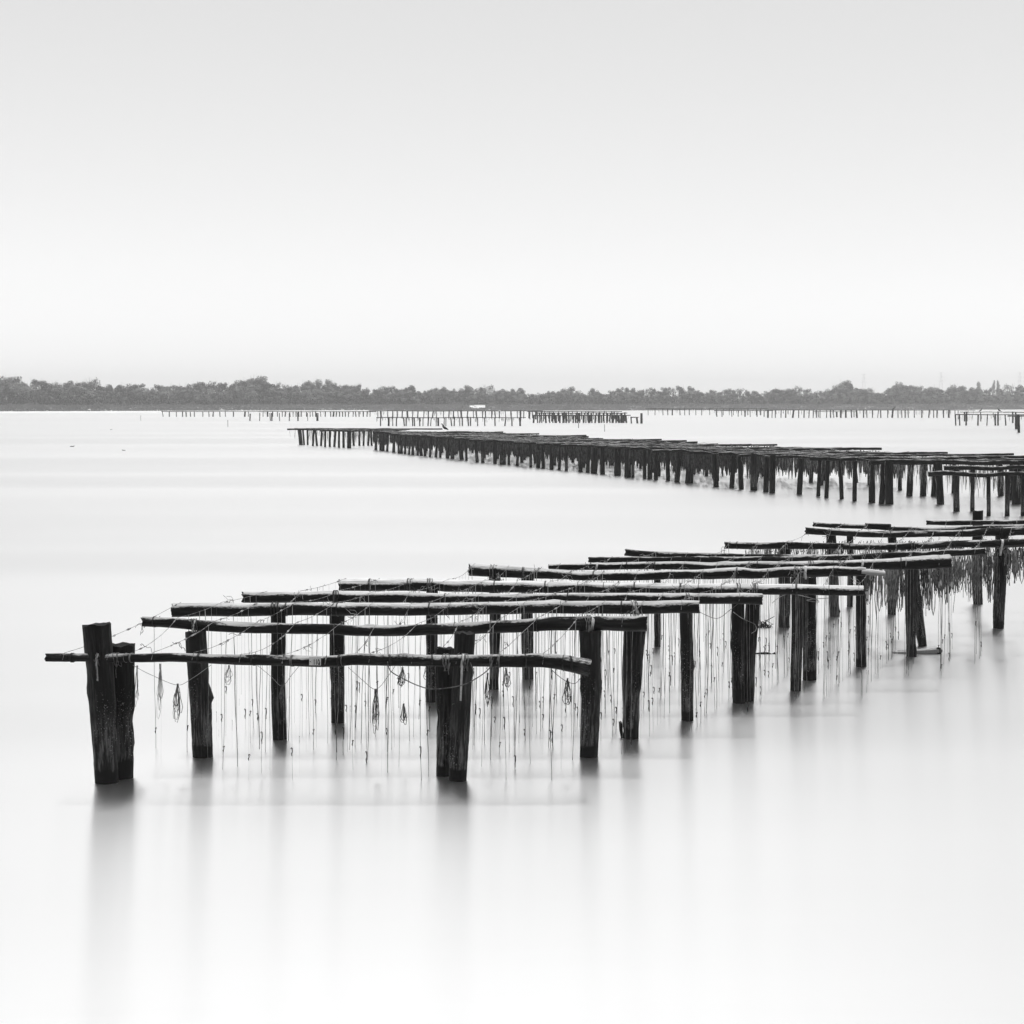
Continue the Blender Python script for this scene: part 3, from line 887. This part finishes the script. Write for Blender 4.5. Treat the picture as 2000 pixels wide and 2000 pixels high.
def rope_bundle(x, y0, y1, d, n, wid, r, m, label, group, seed, loose=.25):
    q = random.Random(seed)
    top = U(x, y0, d)
    Ln = (y1 - y0) * d / F
    mb = MB()
    for i in range(n):
        w = wid * q.uniform(.3, 1.0); L = Ln * q.uniform(.55, 1.0); off = q.uniform(-.3, .3) * wid
        dy = q.uniform(-.03, .03)
        pts = [top + Vector((q.uniform(-.008, .008), 0, 0))]
        if q.random() < loose:     # a single loose strand
            for s in (.25, .5, .75, 1.0):
                pts.append(top + Vector((off * s + q.uniform(-.5, .5) * w * .5, dy, -L * s)))
        else:                      # a loop: down and up again
            for s, sx in ((.2, -.10), (.5, -.28), (.8, -.42), (.97, -.2), (1.0, .1), (.8, .42), (.5, .30), (.2, .12)):
                pts.append(top + Vector((off * s + sx * w + q.uniform(-.1, .1) * w, dy, -L * s)))
            pts.append(top + Vector((q.uniform(-.01, .01), 0, .004)))
        P, Rr = resample(pts, [r * q.uniform(.7, 1.3)] * len(pts), max(.04, Ln / 10))
        tube(mb, P, Rr, 4, ref=(0, 1, 0), caps=False)
    o = top.copy(); o.z = 0
    return tag(link('rope_bundle', mb.mesh('rope_bundle', m, o), None, o), label, 'rope bundle', group)
def rope_curtain(x, y0, y1, d, n, wid, r, m, label, group, seed):
    q = random.Random(seed)
    top = U(x, y0, d); Ln = (y1 - y0) * d / F
    mb = MB()
    for i in range(n):
        xo = q.gauss(0, .45) * wid; dy = q.uniform(-.12, .12)
        L = Ln * (q.uniform(.25, .7) if q.random() < .65 else q.uniform(.7, 1.1))
        ph = q.uniform(0, 6.28); am = q.uniform(.004, .018)
        p0 = top + Vector((xo, dy, q.uniform(-.05, .05)))
        if q.random() < .3:
            w = q.uniform(.012, .05); L2 = L * q.uniform(.5, .95)
            pts = [p0, p0 + Vector((-w * .3 + am * math.sin(ph), 0, -L * .4)), p0 + Vector((-w * .5, 0, -L * .85)), p0 + Vector((0, .01, -L)), p0 + Vector((w * .5, .015, -L * .85)), p0 + Vector((w * .6, .02, -L * .45)), p0 + Vector((w * .6, .02, -L + L2))]
        else:
            pts = [p0 + Vector((am * math.sin(ph + t * 5), 0, -L * t)) for t in (0, .2, .4, .6, .8, 1.0)]
        P, Rr = resample(pts, [r * q.uniform(.6, 1.4)] * len(pts), max(.05, Ln / 9))
        if q.random() < .35: Rr = [a * (1 + 1.6 * max(0, noise.noise(p * 9))) for a, p in zip(Rr, P)]
        tube(mb, P, Rr, 4, ref=(0, 1, 0), caps=False)
    o = top.copy(); o.z = 0
    return tag(link('rope_bundle', mb.mesh('rope_bundle', m, o), None, o), label, 'rope bundle', group)
G = 'coiled rope bundles under the nearest rail'
for i, (x, y0, y1, dd, n, w, m, lb) in enumerate((
        (268, 1300, 1385, .3, 5, .05, M_LINE, 'pale wisp of rope right beside the big left post'),
        (313, 1297, 1405, .4, 6, .06, M_LINE, 'thin pale rope wisp left of the dark coil near the left posts'),
        (347, 1336, 1412, .25, 9, .085, M_ROPE, 'dark rope coil between the big left post and the next post'),
        (447, 1300, 1340, .4, 6, .08, M_LINE, 'small pale rope loops right of the second left post'),
        (550, 1338, 1382, .15, 6, .05, M_ROPE, 'small rope coil in front of the third post from the left'),
        (733, 1346, 1445, .3, 8, .09, M_ROPE, 'long dark rope coil left of the middle pair of posts'),
        (786, 1304, 1345, .3, 8, .065, M_ROPE, 'oval rope coil hanging high just left of the middle posts'),
        (788, 1375, 1418, .5, 6, .07, M_ROPE, 'rope coil hanging low just left of the middle posts'),
        (835, 1295, 1342, 1.6, 6, .10, M_ROPE, 'rope loops before the post behind the middle pair'),
        (952, 1315, 1378, .5, 7, .06, M_ROPE, 'rope bundle just right of the middle pair of posts'),
        (988, 1305, 1350, .5, 6, .08, M_ROPE, 'loose rope loops right of the middle posts under the nearest rail'),
        (1108, 1325, 1378, .4, 8, .07, M_ROPE, 'rope bundle left of the post at the bent rail end'))):
    rope_bundle(x, y0, y1, d1 + dd, n, w, (.0024 if m is not M_LINE else .0016), m, lb, G, 40 + i)

# dense rope curtain bundles at the right of the near rack
rb = random.Random(77)
G = 'dense rope bundles under the right part of the front rack'
spots = []
for x in (1698, 1712, 1728, 1745, 1752, 1764, 1800, 1812, 1822, 1836, 1850, 1862, 1876, 1889, 1903, 1915, 1928, 1939, 1972, 1983, 1995):
    d = rb.uniform(27.2, 31.5)
    yt = np.interp(x, [1690, 1850, 2000], [1112, 1098, 1072]); yb = yt + rb.uniform(55, 95) * (1 if x < 1960 else .8)
    spots.append((x, yt, yb, d))
for j, (x, yt, yb, d) in enumerate(spots):
    rope_curtain(x + rb.uniform(-3, 3), yt, yb, d, rb.randint(20, 34), rb.uniform(.09, .16), rb.uniform(.0032, .0055), rb.choice((M_ROPE, M_ROPE, M_MUSSEL, M_ROPEP)), ('%s rope bundle right of the leaning post under the front rack' % ordinal(j - 5)) if x > 1790 else ('%s rope bundle from the left, left of the leaning post' % ordinal(j + 1)), G, 300 + j)
for j in range(22):
    x = 1470 + j * 23 + rb.uniform(-8, 8)
    d = rb.uniform(28.6, 33.0)
    yt = float(np.interp(x, [1400, 1600, 1850, 2000], [1075, 1062, 1062, 1055]))
    rope_curtain(x, yt, yt + rb.uniform(28, 70), d, rb.randint(14, 24), rb.uniform(.12, .22), .004, rb.choice((M_ROPE, M_MUSSEL, M_ROPEP)), 'rope tangle glimpsed between the rear rails of the front rack', 'rope tangles between the rear rails', 500 + j)

# floating plank, stick and weed clump
dp = D(1276)
t = empty('floating_plank', Vector(((1790 - 1000) * dp / F, dp, 0)))
mb = MB(); V = []
L0 = U(1743, 1278, dp) - t.location; L1 = U(1832, 1271, dp) - t.location
L0.z, L1.z = .012, .05
for p, hw in ((L0, .02), (L0.lerp(L1, .15), .09), (L0.lerp(L1, .6), .10), (L1, .09)):
    for dy, dz in ((-hw, -.03), (hw, -.03), (hw, .012), (-hw, .012)):
        V.append(p + Vector((0, dy, dz)))
Fc = [(0, 1, 2, 3), (15, 14, 13, 12)]
for i in range(3):
    for k in range(4): Fc.append((i * 4 + k, (i + 1) * 4 + k, (i + 1) * 4 + (k + 1) % 4, i * 4 + (k + 1) % 4))
mb.add(V, Fc)
link('board', mb.mesh('board', W_WHITE, smooth=False), t)
mb = MB(); tube(mb, [L1 + Vector((.0, -.07, -.01)), L1 + Vector((.02, .09, -.01))], [.042, .036], 10, rough=.15)
link('knotty_end', mb.mesh('knotty_end', W_POSTD), t)
tag(t, 'white plank floating at the foot of the leaning post pair', 'plank')
t = rope_thing('floating_stick', [(1473, 1279), (1488, 1277), (1500, 1277), (1508, 1280), (1515, 1276)], D(1277.5), .022, W_POSTD, 'dark stick floating right of the double post', 'stick')
mb = MB(); q = random.Random(8)
c = U(1485, 1226, D(1226))
for i in range(34):
    a = q.uniform(0, 6.28); L = q.uniform(.06, .24)
    p = c + Vector((q.uniform(-.16, .16), q.uniform(-.08, .08), 0))
    tube(mb, [p, p + Vector((math.cos(a) * L * .5, .02, L * .5)), p + Vector((math.cos(a) * L, 0, L * q.uniform(.1, .8)))], [.010, .006, .003], 4)
tag(link('weed_clump', mb.mesh('weed_clump', M_HOOK, (c.x, c.y, 0)), None, (c.x, c.y, 0)), 'clump of weed and rope on the water behind the double post', 'weed')

# ------------------------------------------------------------------ middle rack: long, running away to the left
rm = random.Random(11)
MPOST = []
for i in range(8):
    mb = MB()
    lean = rm.uniform(-.05, .05)
    pts, rad = resample([(0, 0, -.35), (0, 0, 0), (lean * .5, 0, .6), (lean, 0, 1.22)], [1.0 * .085, .085, .082, .085], .16)
    tube(mb, pts, rad, 10, ref=(0, -1, 0), rough=.10, seed=i * 3.3, endrough=.02, capup=.5)
    MPOST.append(mb.mesh('post', W_FARP if i % 4 else W_POST))
MRAIL = []
for i in range(6):
    mb = MB()
    pts = [Vector((x, .05 * noise.noise(Vector((x * .4, i, 0))), .045 * noise.noise(Vector((x * .5, i, 5))))) for x in np.linspace(0, 8, 33)]
    rad = [.066 - .002 * p.x + .01 * noise.noise(Vector((p.x, i, 9))) for p in pts]
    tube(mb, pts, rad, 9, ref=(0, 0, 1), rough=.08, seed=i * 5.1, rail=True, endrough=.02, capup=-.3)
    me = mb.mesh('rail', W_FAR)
    a = me.attributes['above_water']; a.data.foreach_set('value', np.full(len(me.vertices), 1.3, dtype=np.float32))
    MRAIL.append(me)

def ropes_mesh(L, n, rmin, rmax, zlo, zhi, ztop, m, seed, back=.8, gaps=0.0):
    q = random.Random(seed); mb = MB()
    for i in range(n):
        x = q.uniform(0, L)
        if gaps and noise.noise(Vector((x * 1.1, seed, 0))) < gaps - .35: continue
        y = q.uniform(-.1, back); z1 = q.uniform(zlo, zhi); r = q.uniform(rmin, rmax)
        sw = q.uniform(-.05, .05)
        zt = ztop + q.uniform(-.06, .02)
        pts = [(x, y, zt), (x + sw * .4 + q.uniform(-.03, .03), y, zt * .66 + z1 * .34), (x + sw, y, zt * .33 + z1 * .67), (x + sw * 1.1, y, z1)]
        tube(mb, pts, [r * .5, r * q.uniform(.7, 1.2), r, r * .35], 4 if rmax > .015 else 3, ref=(0, 1, 0), caps=False)
    return mb.mesh('hanging_ropes', m)

edge = [(734, 879), (743, 880), (748, 881), (756, 882), (761, 882.5), (769, 884), (779, 886), (784, 886), (791, 887), (799, 888), (806, 889), (816, 890), (823, 890.5), (830, 891), (840, 893), (851, 893.5), (860, 894), (874, 895.5), (884, 896.5), (893, 898), (902, 898.5), (911, 900), (923, 902), (932, 903), (943, 904), (954, 905), (967, 906), (982, 907), (994, 908), (1010, 910), (1023, 911), (1037, 913), (1051, 914), (1061, 915), (1077, 917), (1092, 918), (1106, 920), (1134, 921.5), (1148, 923.5), (1160, 925), (1177, 926.6), (1206, 929), (1222, 932), (1228, 933), (1236, 933), (1259, 935), (1269, 935.5), (1281, 937.6), (1305, 939), (1322, 942), (1342, 944), (1349, 944), (1361, 946), (1369, 948), (1399, 951), (1429, 953), (1448, 956), (1472, 958), (1496, 961), (1508, 963), (1525, 963), (1561, 966), (1598, 969), (1614, 972), (1644, 975), (1669, 979), (1703, 982), (1722, 984), (1737, 985)]
ex = [e[0] for e in edge]; ey = [e[1] for e in edge]
wide = {902: 1.7, 982: 1.6, 1148: 1.3, 1160: 1.4, 1206: 1.5, 1399: 1.3, 1448: 1.3, 1472: 1.3, 1722: 1.3, 1737: 1.3, 1281: 1.3, 1322: 1.4}

rows_mid = []
d = D(985)
while d < D(879):
    yb = Y0 + F * H / d
    rows_mid.append((d, float(np.interp(yb, ey, ex))))
    d += rm.uniform(1.45, 1.95) * float(np.interp(d, [70, 95, 110], [1.55, 1.25, 1.0]))
postlist = [[] for _ in rows_mid]
for (x, y) in edge:
    dd = D(y)
    k = min(range(len(rows_mid)), key=lambda i: abs(rows_mid[i][0] - dd))
    postlist[k].append((x, y))
def mid_post(parent, org, X, d, sx, h, rz=None, mi=None):
    p = link('post', MPOST[rm.randrange(8)] if mi is None else MPOST[mi], parent, Vector((X, d, 0)) - org)
    p.scale = (sx, sx, h / 1.22)
    p.rotation_euler = (rm.gauss(0, .02), rm.gauss(0, .045), rm.choice((0, math.pi)) + rm.uniform(-.3, .3))
    return p
MIDEND = []
for k, (d, xl) in enumerate(rows_mid):
    XL = (xl - 1000) * d / F - rm.uniform(.25, .7)
    L = rm.uniform(6.8, 9.4) * (1.12 if d < 75 else 1)
    zr = float(np.interp(d, [66, 80, 100, 140], [1.36, 1.30, 1.24, 1.24])) + rm.uniform(-.04, .04)
    org = Vector((XL, d, 0))
    t = empty('rack_row', org)
    tag(t, '%s row of posts and rail from the near right end of the middle rack' % ordinal(k + 1), 'rack row', 'rows of the long middle rack')
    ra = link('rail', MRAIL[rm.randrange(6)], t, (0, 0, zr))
    ra.scale = (L / 8, 1, rm.uniform(.8, 1.15)); ra.rotation_euler = (0, rm.uniform(-.016, .012), rm.uniform(-.04, .04))
    for (x, y) in postlist[k]:
        if x not in wide and rm.random() < .14: continue
        dd = D(y)
        mid_post(t, org, (x - 1000) * dd / F, dd, rm.uniform(.75, 1.35) * wide.get(x, 1.0), zr - .03 + (rm.uniform(.05, .13) if rm.random() < .10 else 0))
    if not postlist[k]: mid_post(t, org, XL + .5, d, 1, zr - .03)
    for f in ((.36, .66, .93) if d > 80 else (.75,)):
        mid_post(t, org, XL + L * f + rm.uniform(-.5, .5), d, rm.uniform(.8, 1.1), zr - .03)
    if d > 78:      # far half: dark mussel-laden curtain
        me = ropes_mesh(L, 150, .018, .05, .32, .66, zr, M_MUSSEL, 1000 + k, 1.3, .12)
    else:
        me = ropes_mesh(L, 6, .010, .024, .45, .85, zr, M_MUSSEL, 1000 + k, 1.3, .25)
    hr = link('hanging_ropes', me, t); hr['kind'] = 'stuff'
    me = ropes_mesh(L, 40 if d > 78 else 100, .006, .012, .52, .98, zr, M_ROPE if d > 78 else M_ROPEP, 1500 + k, .6, .1)
    hr = link('loose_rope_ends', me, t); hr['kind'] = 'stuff'
    MIDEND.append((XL, L, d, zr))

# wires laid lengthwise over the middle rack
for j in range(9):
    pts = []
    for (XL, L, d, zr) in MIDEND:
        pts.append(Vector((XL + .5 + j * .85 + rm.uniform(-.1, .1), d, zr + .085)))
    P = []
    for a, b in zip(pts[:-1], pts[1:]):
        P.append(a); m = (a + b) / 2; m.z -= rm.uniform(.02, .10); P.append(m)
    P.append(pts[-1])
    o = P[0].copy(); o.z = 0
    mb = MB(); tube(mb, P, [rm.choice((.006, .008, .014)) for _ in P], 4, ref=(1, 0, .3))
    tag(link('cross_line', mb.mesh('cross_line', M_ROPEP, o), None, o), '%s wire from the left edge running lengthwise over the middle rack' % ordinal(j + 1), 'wire', 'wires over the long middle rack')

# left tip of the middle rack
tip = [(869, 575, 864, [(588, 1.9), (594, .9), (601, .9)]), (871, 561, 800, [(611, 1), (619, 1), (627, 1)]), (873, 600, 795, [(635, 1), (644, 1), (653, 1.1)]), (874.5, 625, 780, [(662, 1.05), (671, 1.1)]), (875.5, 650, 735, [(682, 1.9)]), (870.5, 690, 790, [(691, 1), (702, 1), (710, 1), (719, 1), (726, 1)])]
for i, (yb, x0, x1, pl) in enumerate(tip):
    d = D(yb)
    org = Vector(((x0 - 1000) * d / F, d, 0))
    t = empty('rack_row', org)
    L = (x1 - x0) * d / F
    zr = 1.22 + .02 * (i % 3)
    tag(t, '%s row of slim posts at the open left tip of the middle rack' % ordinal(i + 1), 'rack row', 'rows at the left tip of the middle rack')
    ra = link('rail', MRAIL[i % 6], t, (0, 0, zr)); ra.scale = (L / 8, 1, 1)
    for x, s in pl: mid_post(t, org, (x - 1000) * d / F, d, s * .95, zr, mi=rm.choice((1, 2, 3, 5, 6, 7)))
    hr = link('hanging_ropes', ropes_mesh(min(L, 9), 30, .006, .02, .3, .8, zr, M_ROPE, 2000 + i, .5, .2), t); hr['kind'] = 'stuff'

# near right corner of the middle rack
corner = [(985, 1700, 2060, 1.37, [(1837, 1.5), (1985, 1.8)], 'thick rail'), (969, 1760, 2050, 1.30, [(1776, 1.3), (1803, 1.3), (1824, 1.3), (1955, 1.2)], 'second rail'),
          (999, 1844, 2080, 1.33, [(1868, 1.15), (1899, .8), (2015, .8)], 'third rail'), (1008, 1813, 2090, 1.23, [(1931, .75), (1967, .85), (1998, .8)], 'nearest rail')]
for i, (yb, x0, x1, zr, pl, nm) in enumerate(corner):
    d = D(yb)
    org = Vector(((x0 - 1000) * d / F, d, 0))
    t = empty('rack_row', org)
    L = (x1 - x0) * d / F
    tag(t, ('thick dark rail on heavy posts at the right edge, near corner of the middle rack', 'rail behind the thick dark rail at the right edge of the middle rack', 'upper rail on pale slim posts at the right edge of the middle rack', 'lower nearest rail on slim posts at the right edge of the middle rack')[i], 'rack row', 'rows at the near right corner of the middle rack')
    ra = link('rail', MRAIL[i], t, (0, 0, zr)); ra.scale = (L / 8, 1, 1.4 if i == 0 else 1.1)
    for x, s in pl: mid_post(t, org, (x - 1000) * d / F, d, s, zr, mi=rm.choice((0, 4)) if i >= 2 else rm.choice((1, 2, 3)))
    hr = link('hanging_ropes', ropes_mesh(L, 60, .005, .013, .45, .95, zr, M_ROPEP if i % 2 else M_ROPE, 2100 + i, .8, .15), t); hr['kind'] = 'stuff'

# ------------------------------------------------------------------ far racks
def far_rack(x0, x1, yb, z, xs_, label, rr=.075, pr=.12, ropes=0, droop=None, group='far rows of stakes'):
    d = D(yb)
    org = Vector(((x0 - 1000) * d / F, d, 0))
    t = empty('rack_row', org)
    tag(t, label, 'rack row', group)
    L = (x1 - x0) * d / F
    if rr:
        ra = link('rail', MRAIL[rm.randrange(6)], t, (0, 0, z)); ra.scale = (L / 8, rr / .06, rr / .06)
    for x in xs_:
        p = mid_post(t, org, (x - 1000) * d / F, d + rm.uniform(-.3, .3), pr / .085 * rm.choice((.7, .8, 1, 1, 1.5)), z + rm.uniform(-.05, .12))
    if ropes:
        hr = link('hanging_ropes', ropes_mesh(L, ropes, .01, .03, .4, .9, z, M_ROPE, 3000 + int(x0), .8, .25), t); hr['kind'] = 'stuff'
    return t
def spread(a, b, st): 
    o = []; x = a
    while x < b: o.append(x); x += st * rm.uniform(.6, 1.4)
    return o
far_rack(315, 505, 814, 1.1, [318, 331, 345, 356, 364, 372, 380, 396, 408, 416, 430, 440, 456, 478, 485], 'far left row of stakes, its left end standing alone on open water')
far_rack(505, 735, 814, 1.08, spread(514, 730, 8), 'far row of stakes right of the leftmost one, before the grassy bank', ropes=60)
far_rack(735, 1027, 832, 1.12, [743, 759, 767, 774, 790, 793, 806, 810, 820, 826, 836, 841, 852, 856, 867, 871, 882, 887, 898, 903, 915, 919, 933, 947, 967, 986, 1000, 1016], 'two-railed row of slim stakes in the middle distance, nearest of the far rows', rr=.05, pr=.085, ropes=130)
far_rack(720, 1060, 817, 1.4, spread(738, 1050, 10), 'far row of stakes just behind the nearest far row in the middle', ropes=120)
far_rack(1040, 1232, 826, 1.15, spread(1042, 1230, 6), 'crowded far row of stakes in the middle, front line', pr=.13, ropes=90)
far_rack(1050, 1225, 823, 1.35, spread(1055, 1222, 7), 'crowded far row of stakes in the middle, centre line', pr=.13, ropes=60)
far_rack(1030, 1215, 819, 1.4, spread(1035, 1210, 9), 'crowded far row of stakes in the middle, rear line', pr=.1, ropes=50)
far_rack(1232, 1247, 827, .9, [1233, 1245], 'short rail at the right end of the crowded far stakes', pr=.14)
far_rack(1260, 1500, 811, 1.5, spread(1266, 1498, 13), 'thin far row of stakes right of the crowded ones', pr=.1, ropes=50)
far_rack(1395, 1510, 814, 1.3, spread(1400, 1505, 14), 'second thin far row of stakes right of the crowded ones', pr=.1, ropes=25)
far_rack(1495, 1905, 816, 1.5, spread(1500, 1865, 10), 'long far row of stakes on the right before the bank', rr=.07, pr=.12, ropes=160)
far_rack(1590, 1675, 815, 1.15, [1598, 1634, 1668], 'short low rail among the long far row on the right', rr=.05)
far_rack(1865, 2060, 831, 1.47, [1867, 1875, 1888, 1910, 1928, 1945, 1950, 1964, 1985, 2003, 2020], 'right-hand far row of tall stakes, nearest at that edge', rr=.06, pr=.11, ropes=60)
far_rack(1875, 1960, 823, 1.5, [1884, 1889, 1915, 1950], 'rail standing behind the right-hand far row', rr=.05)
far_rack(1968, 2060, 838, 1.55, [1985, 1990, 2040], 'short rails of the far stakes cut by the right edge', rr=.08, pr=.12)
far_rack(1960, 2060, 826, 1.6, [1978, 1984, 2030], 'rearmost rail of the far stakes at the right edge', rr=.06)

# single stakes
def stake(x, yb, h, s, label, lean=0.0, group='single stakes standing in the far water'):
    d = D(yb)
    o = link('mooring_stake', MPOST[rm.choice((1, 2, 3, 5, 6, 7))], None, ((x - 1000) * d / F, d, 0))
    o.scale = (s, s, h / 1.22); o.rotation_euler = (0, lean, 0)
    tag(o, label, 'stake', group)
for i, x in enumerate((507, 528, 531, 546, 565, 582, 601, 619, 621)):
    stake(x, 822, 1.3, (.8, .9, 1.4, .8, 1, 1.4, .6, 1.2, 1)[i], '%s stake from the left in the railless row below the far bank' % ordinal(i + 1), rm.uniform(-.04, .04))
stake(488, 822, 1.2, 1.3, 'lone thick stake below the right end of the leftmost far row', .05)
stake(275, 822, .9, .35, 'thin lone stick in the open water at far left')
stake(445, 834, .9, .35, 'thin lone stick in the open water below the far left row')
stake(1253, 827, 1.5, 2.1, 'thick lone stake right of the crowded far stakes')
stake(1130, 836, .6, .5, 'thin stick before the crowded far stakes')
stake(1181, 843, .8, .3, 'very thin stick in the water before the crowded far stakes')
stake(1990, 845, 1.9, 1.6, 'thick leaning far stake at the right edge', -.05)
stake(1940, 815, .9, 1.0, 'small far stake before the right-hand bank')

# ------------------------------------------------------------------ birds
def bird(name, x, y, d, L, z, label, facing=1, perched=False, wings=False):
    org = Vector(((x - 1000) * d / F, d, z))
    mb = MB()
    if perched:
        pts = [(-.42, 0, -.10), (-.25, 0, .02), (0, 0, .14), (.18, 0, .30), (.26, 0, .46), (.30, 0, .58), (.36, 0, .62), (.50, 0, .60)]
        rad = [.02, .09, .15, .12, .06, .05, .065, .012]
    else:
        pts = [(-.52, 0, .10), (-.40, 0, .08), (-.15, 0, .06), (.15, 0, .06), (.30, 0, .12), (.36, 0, .17), (.40, 0, .22), (.47, 0, .22), (.58, 0, .20)]
        rad = [.02, .09, .15, .15, .10, .055, .07, .055, .012]
    pts = [(p[0] * L * facing, p[1] * L, p[2] * L) for p in pts]
    P, Rr = resample(pts, [r * L for r in rad], .06 * L)
    tube(mb, P, Rr, 8, ref=(0, 1, 0))
    o = link(name, mb.mesh(name, M_BIRD), None, org)
    tag(o, label, 'bird')
    return o
bird('duck', 141, 871, D(872.5), .33, -.012, 'dark duck afloat on the open water, left of the other', 1)
bird('duck', 241.5, 878.5, D(880), .25, -.01, 'dark duck afloat on the open water, right of the other', -1)
bird('duck', 217, 838, D(839), .30, -.02, 'tiny far duck above the two dark ducks', 1)
bird('water_bird', 869, 840, D(873), .62, 1.30, 'dark bird perched on the rails of the middle rack near its left tip', -1, True)
bird('water_bird', 1745, 797, D(816), .9, 1.62, 'bird perched on the long far row of stakes on the right', 1, True)
bird('water_bird', 1952, 806, D(823), .8, 1.66, 'bird perched on a rail of the far stakes near the right edge', -1, True)
bird('water_bird', 1915, 806, D(823), .7, 1.66, 'bird perched on a post left of the bird near the right edge', 1, True)

# ------------------------------------------------------------------ haze: one closed box of air
hz = MB()
V = [Vector((x, y, z)) for z in (-1.6, 42) for x, y in ((-2700, -80), (2700, -80), (2700, 4300), (-2700, 4300))]
hz.add(V, [(3, 2, 1, 0), (4, 5, 6, 7), (0, 1, 5, 4), (1, 2, 6, 5), (2, 3, 7, 6), (3, 0, 4, 7)])
hm = bpy.data.materials.new('thin_haze'); hm.use_nodes = True
hn = hm.node_tree.nodes; hn.clear()
ho = hn.new('ShaderNodeOutputMaterial'); hv = hn.new('ShaderNodeVolumePrincipled')
hv.inputs['Color'].default_value = grey(.97)
hv.inputs['Density'].default_value = 0.00027
hv.inputs['Anisotropy'].default_value = 0.0
hm.node_tree.links.new(hv.outputs[0], ho.inputs['Volume'])
tag(link('haze', hz.mesh('haze', hm, smooth=False)), 'thin pale haze over the lagoon', 'haze', kind='stuff')
print('lines', nlines, 'objects', len(bpy.data.objects))
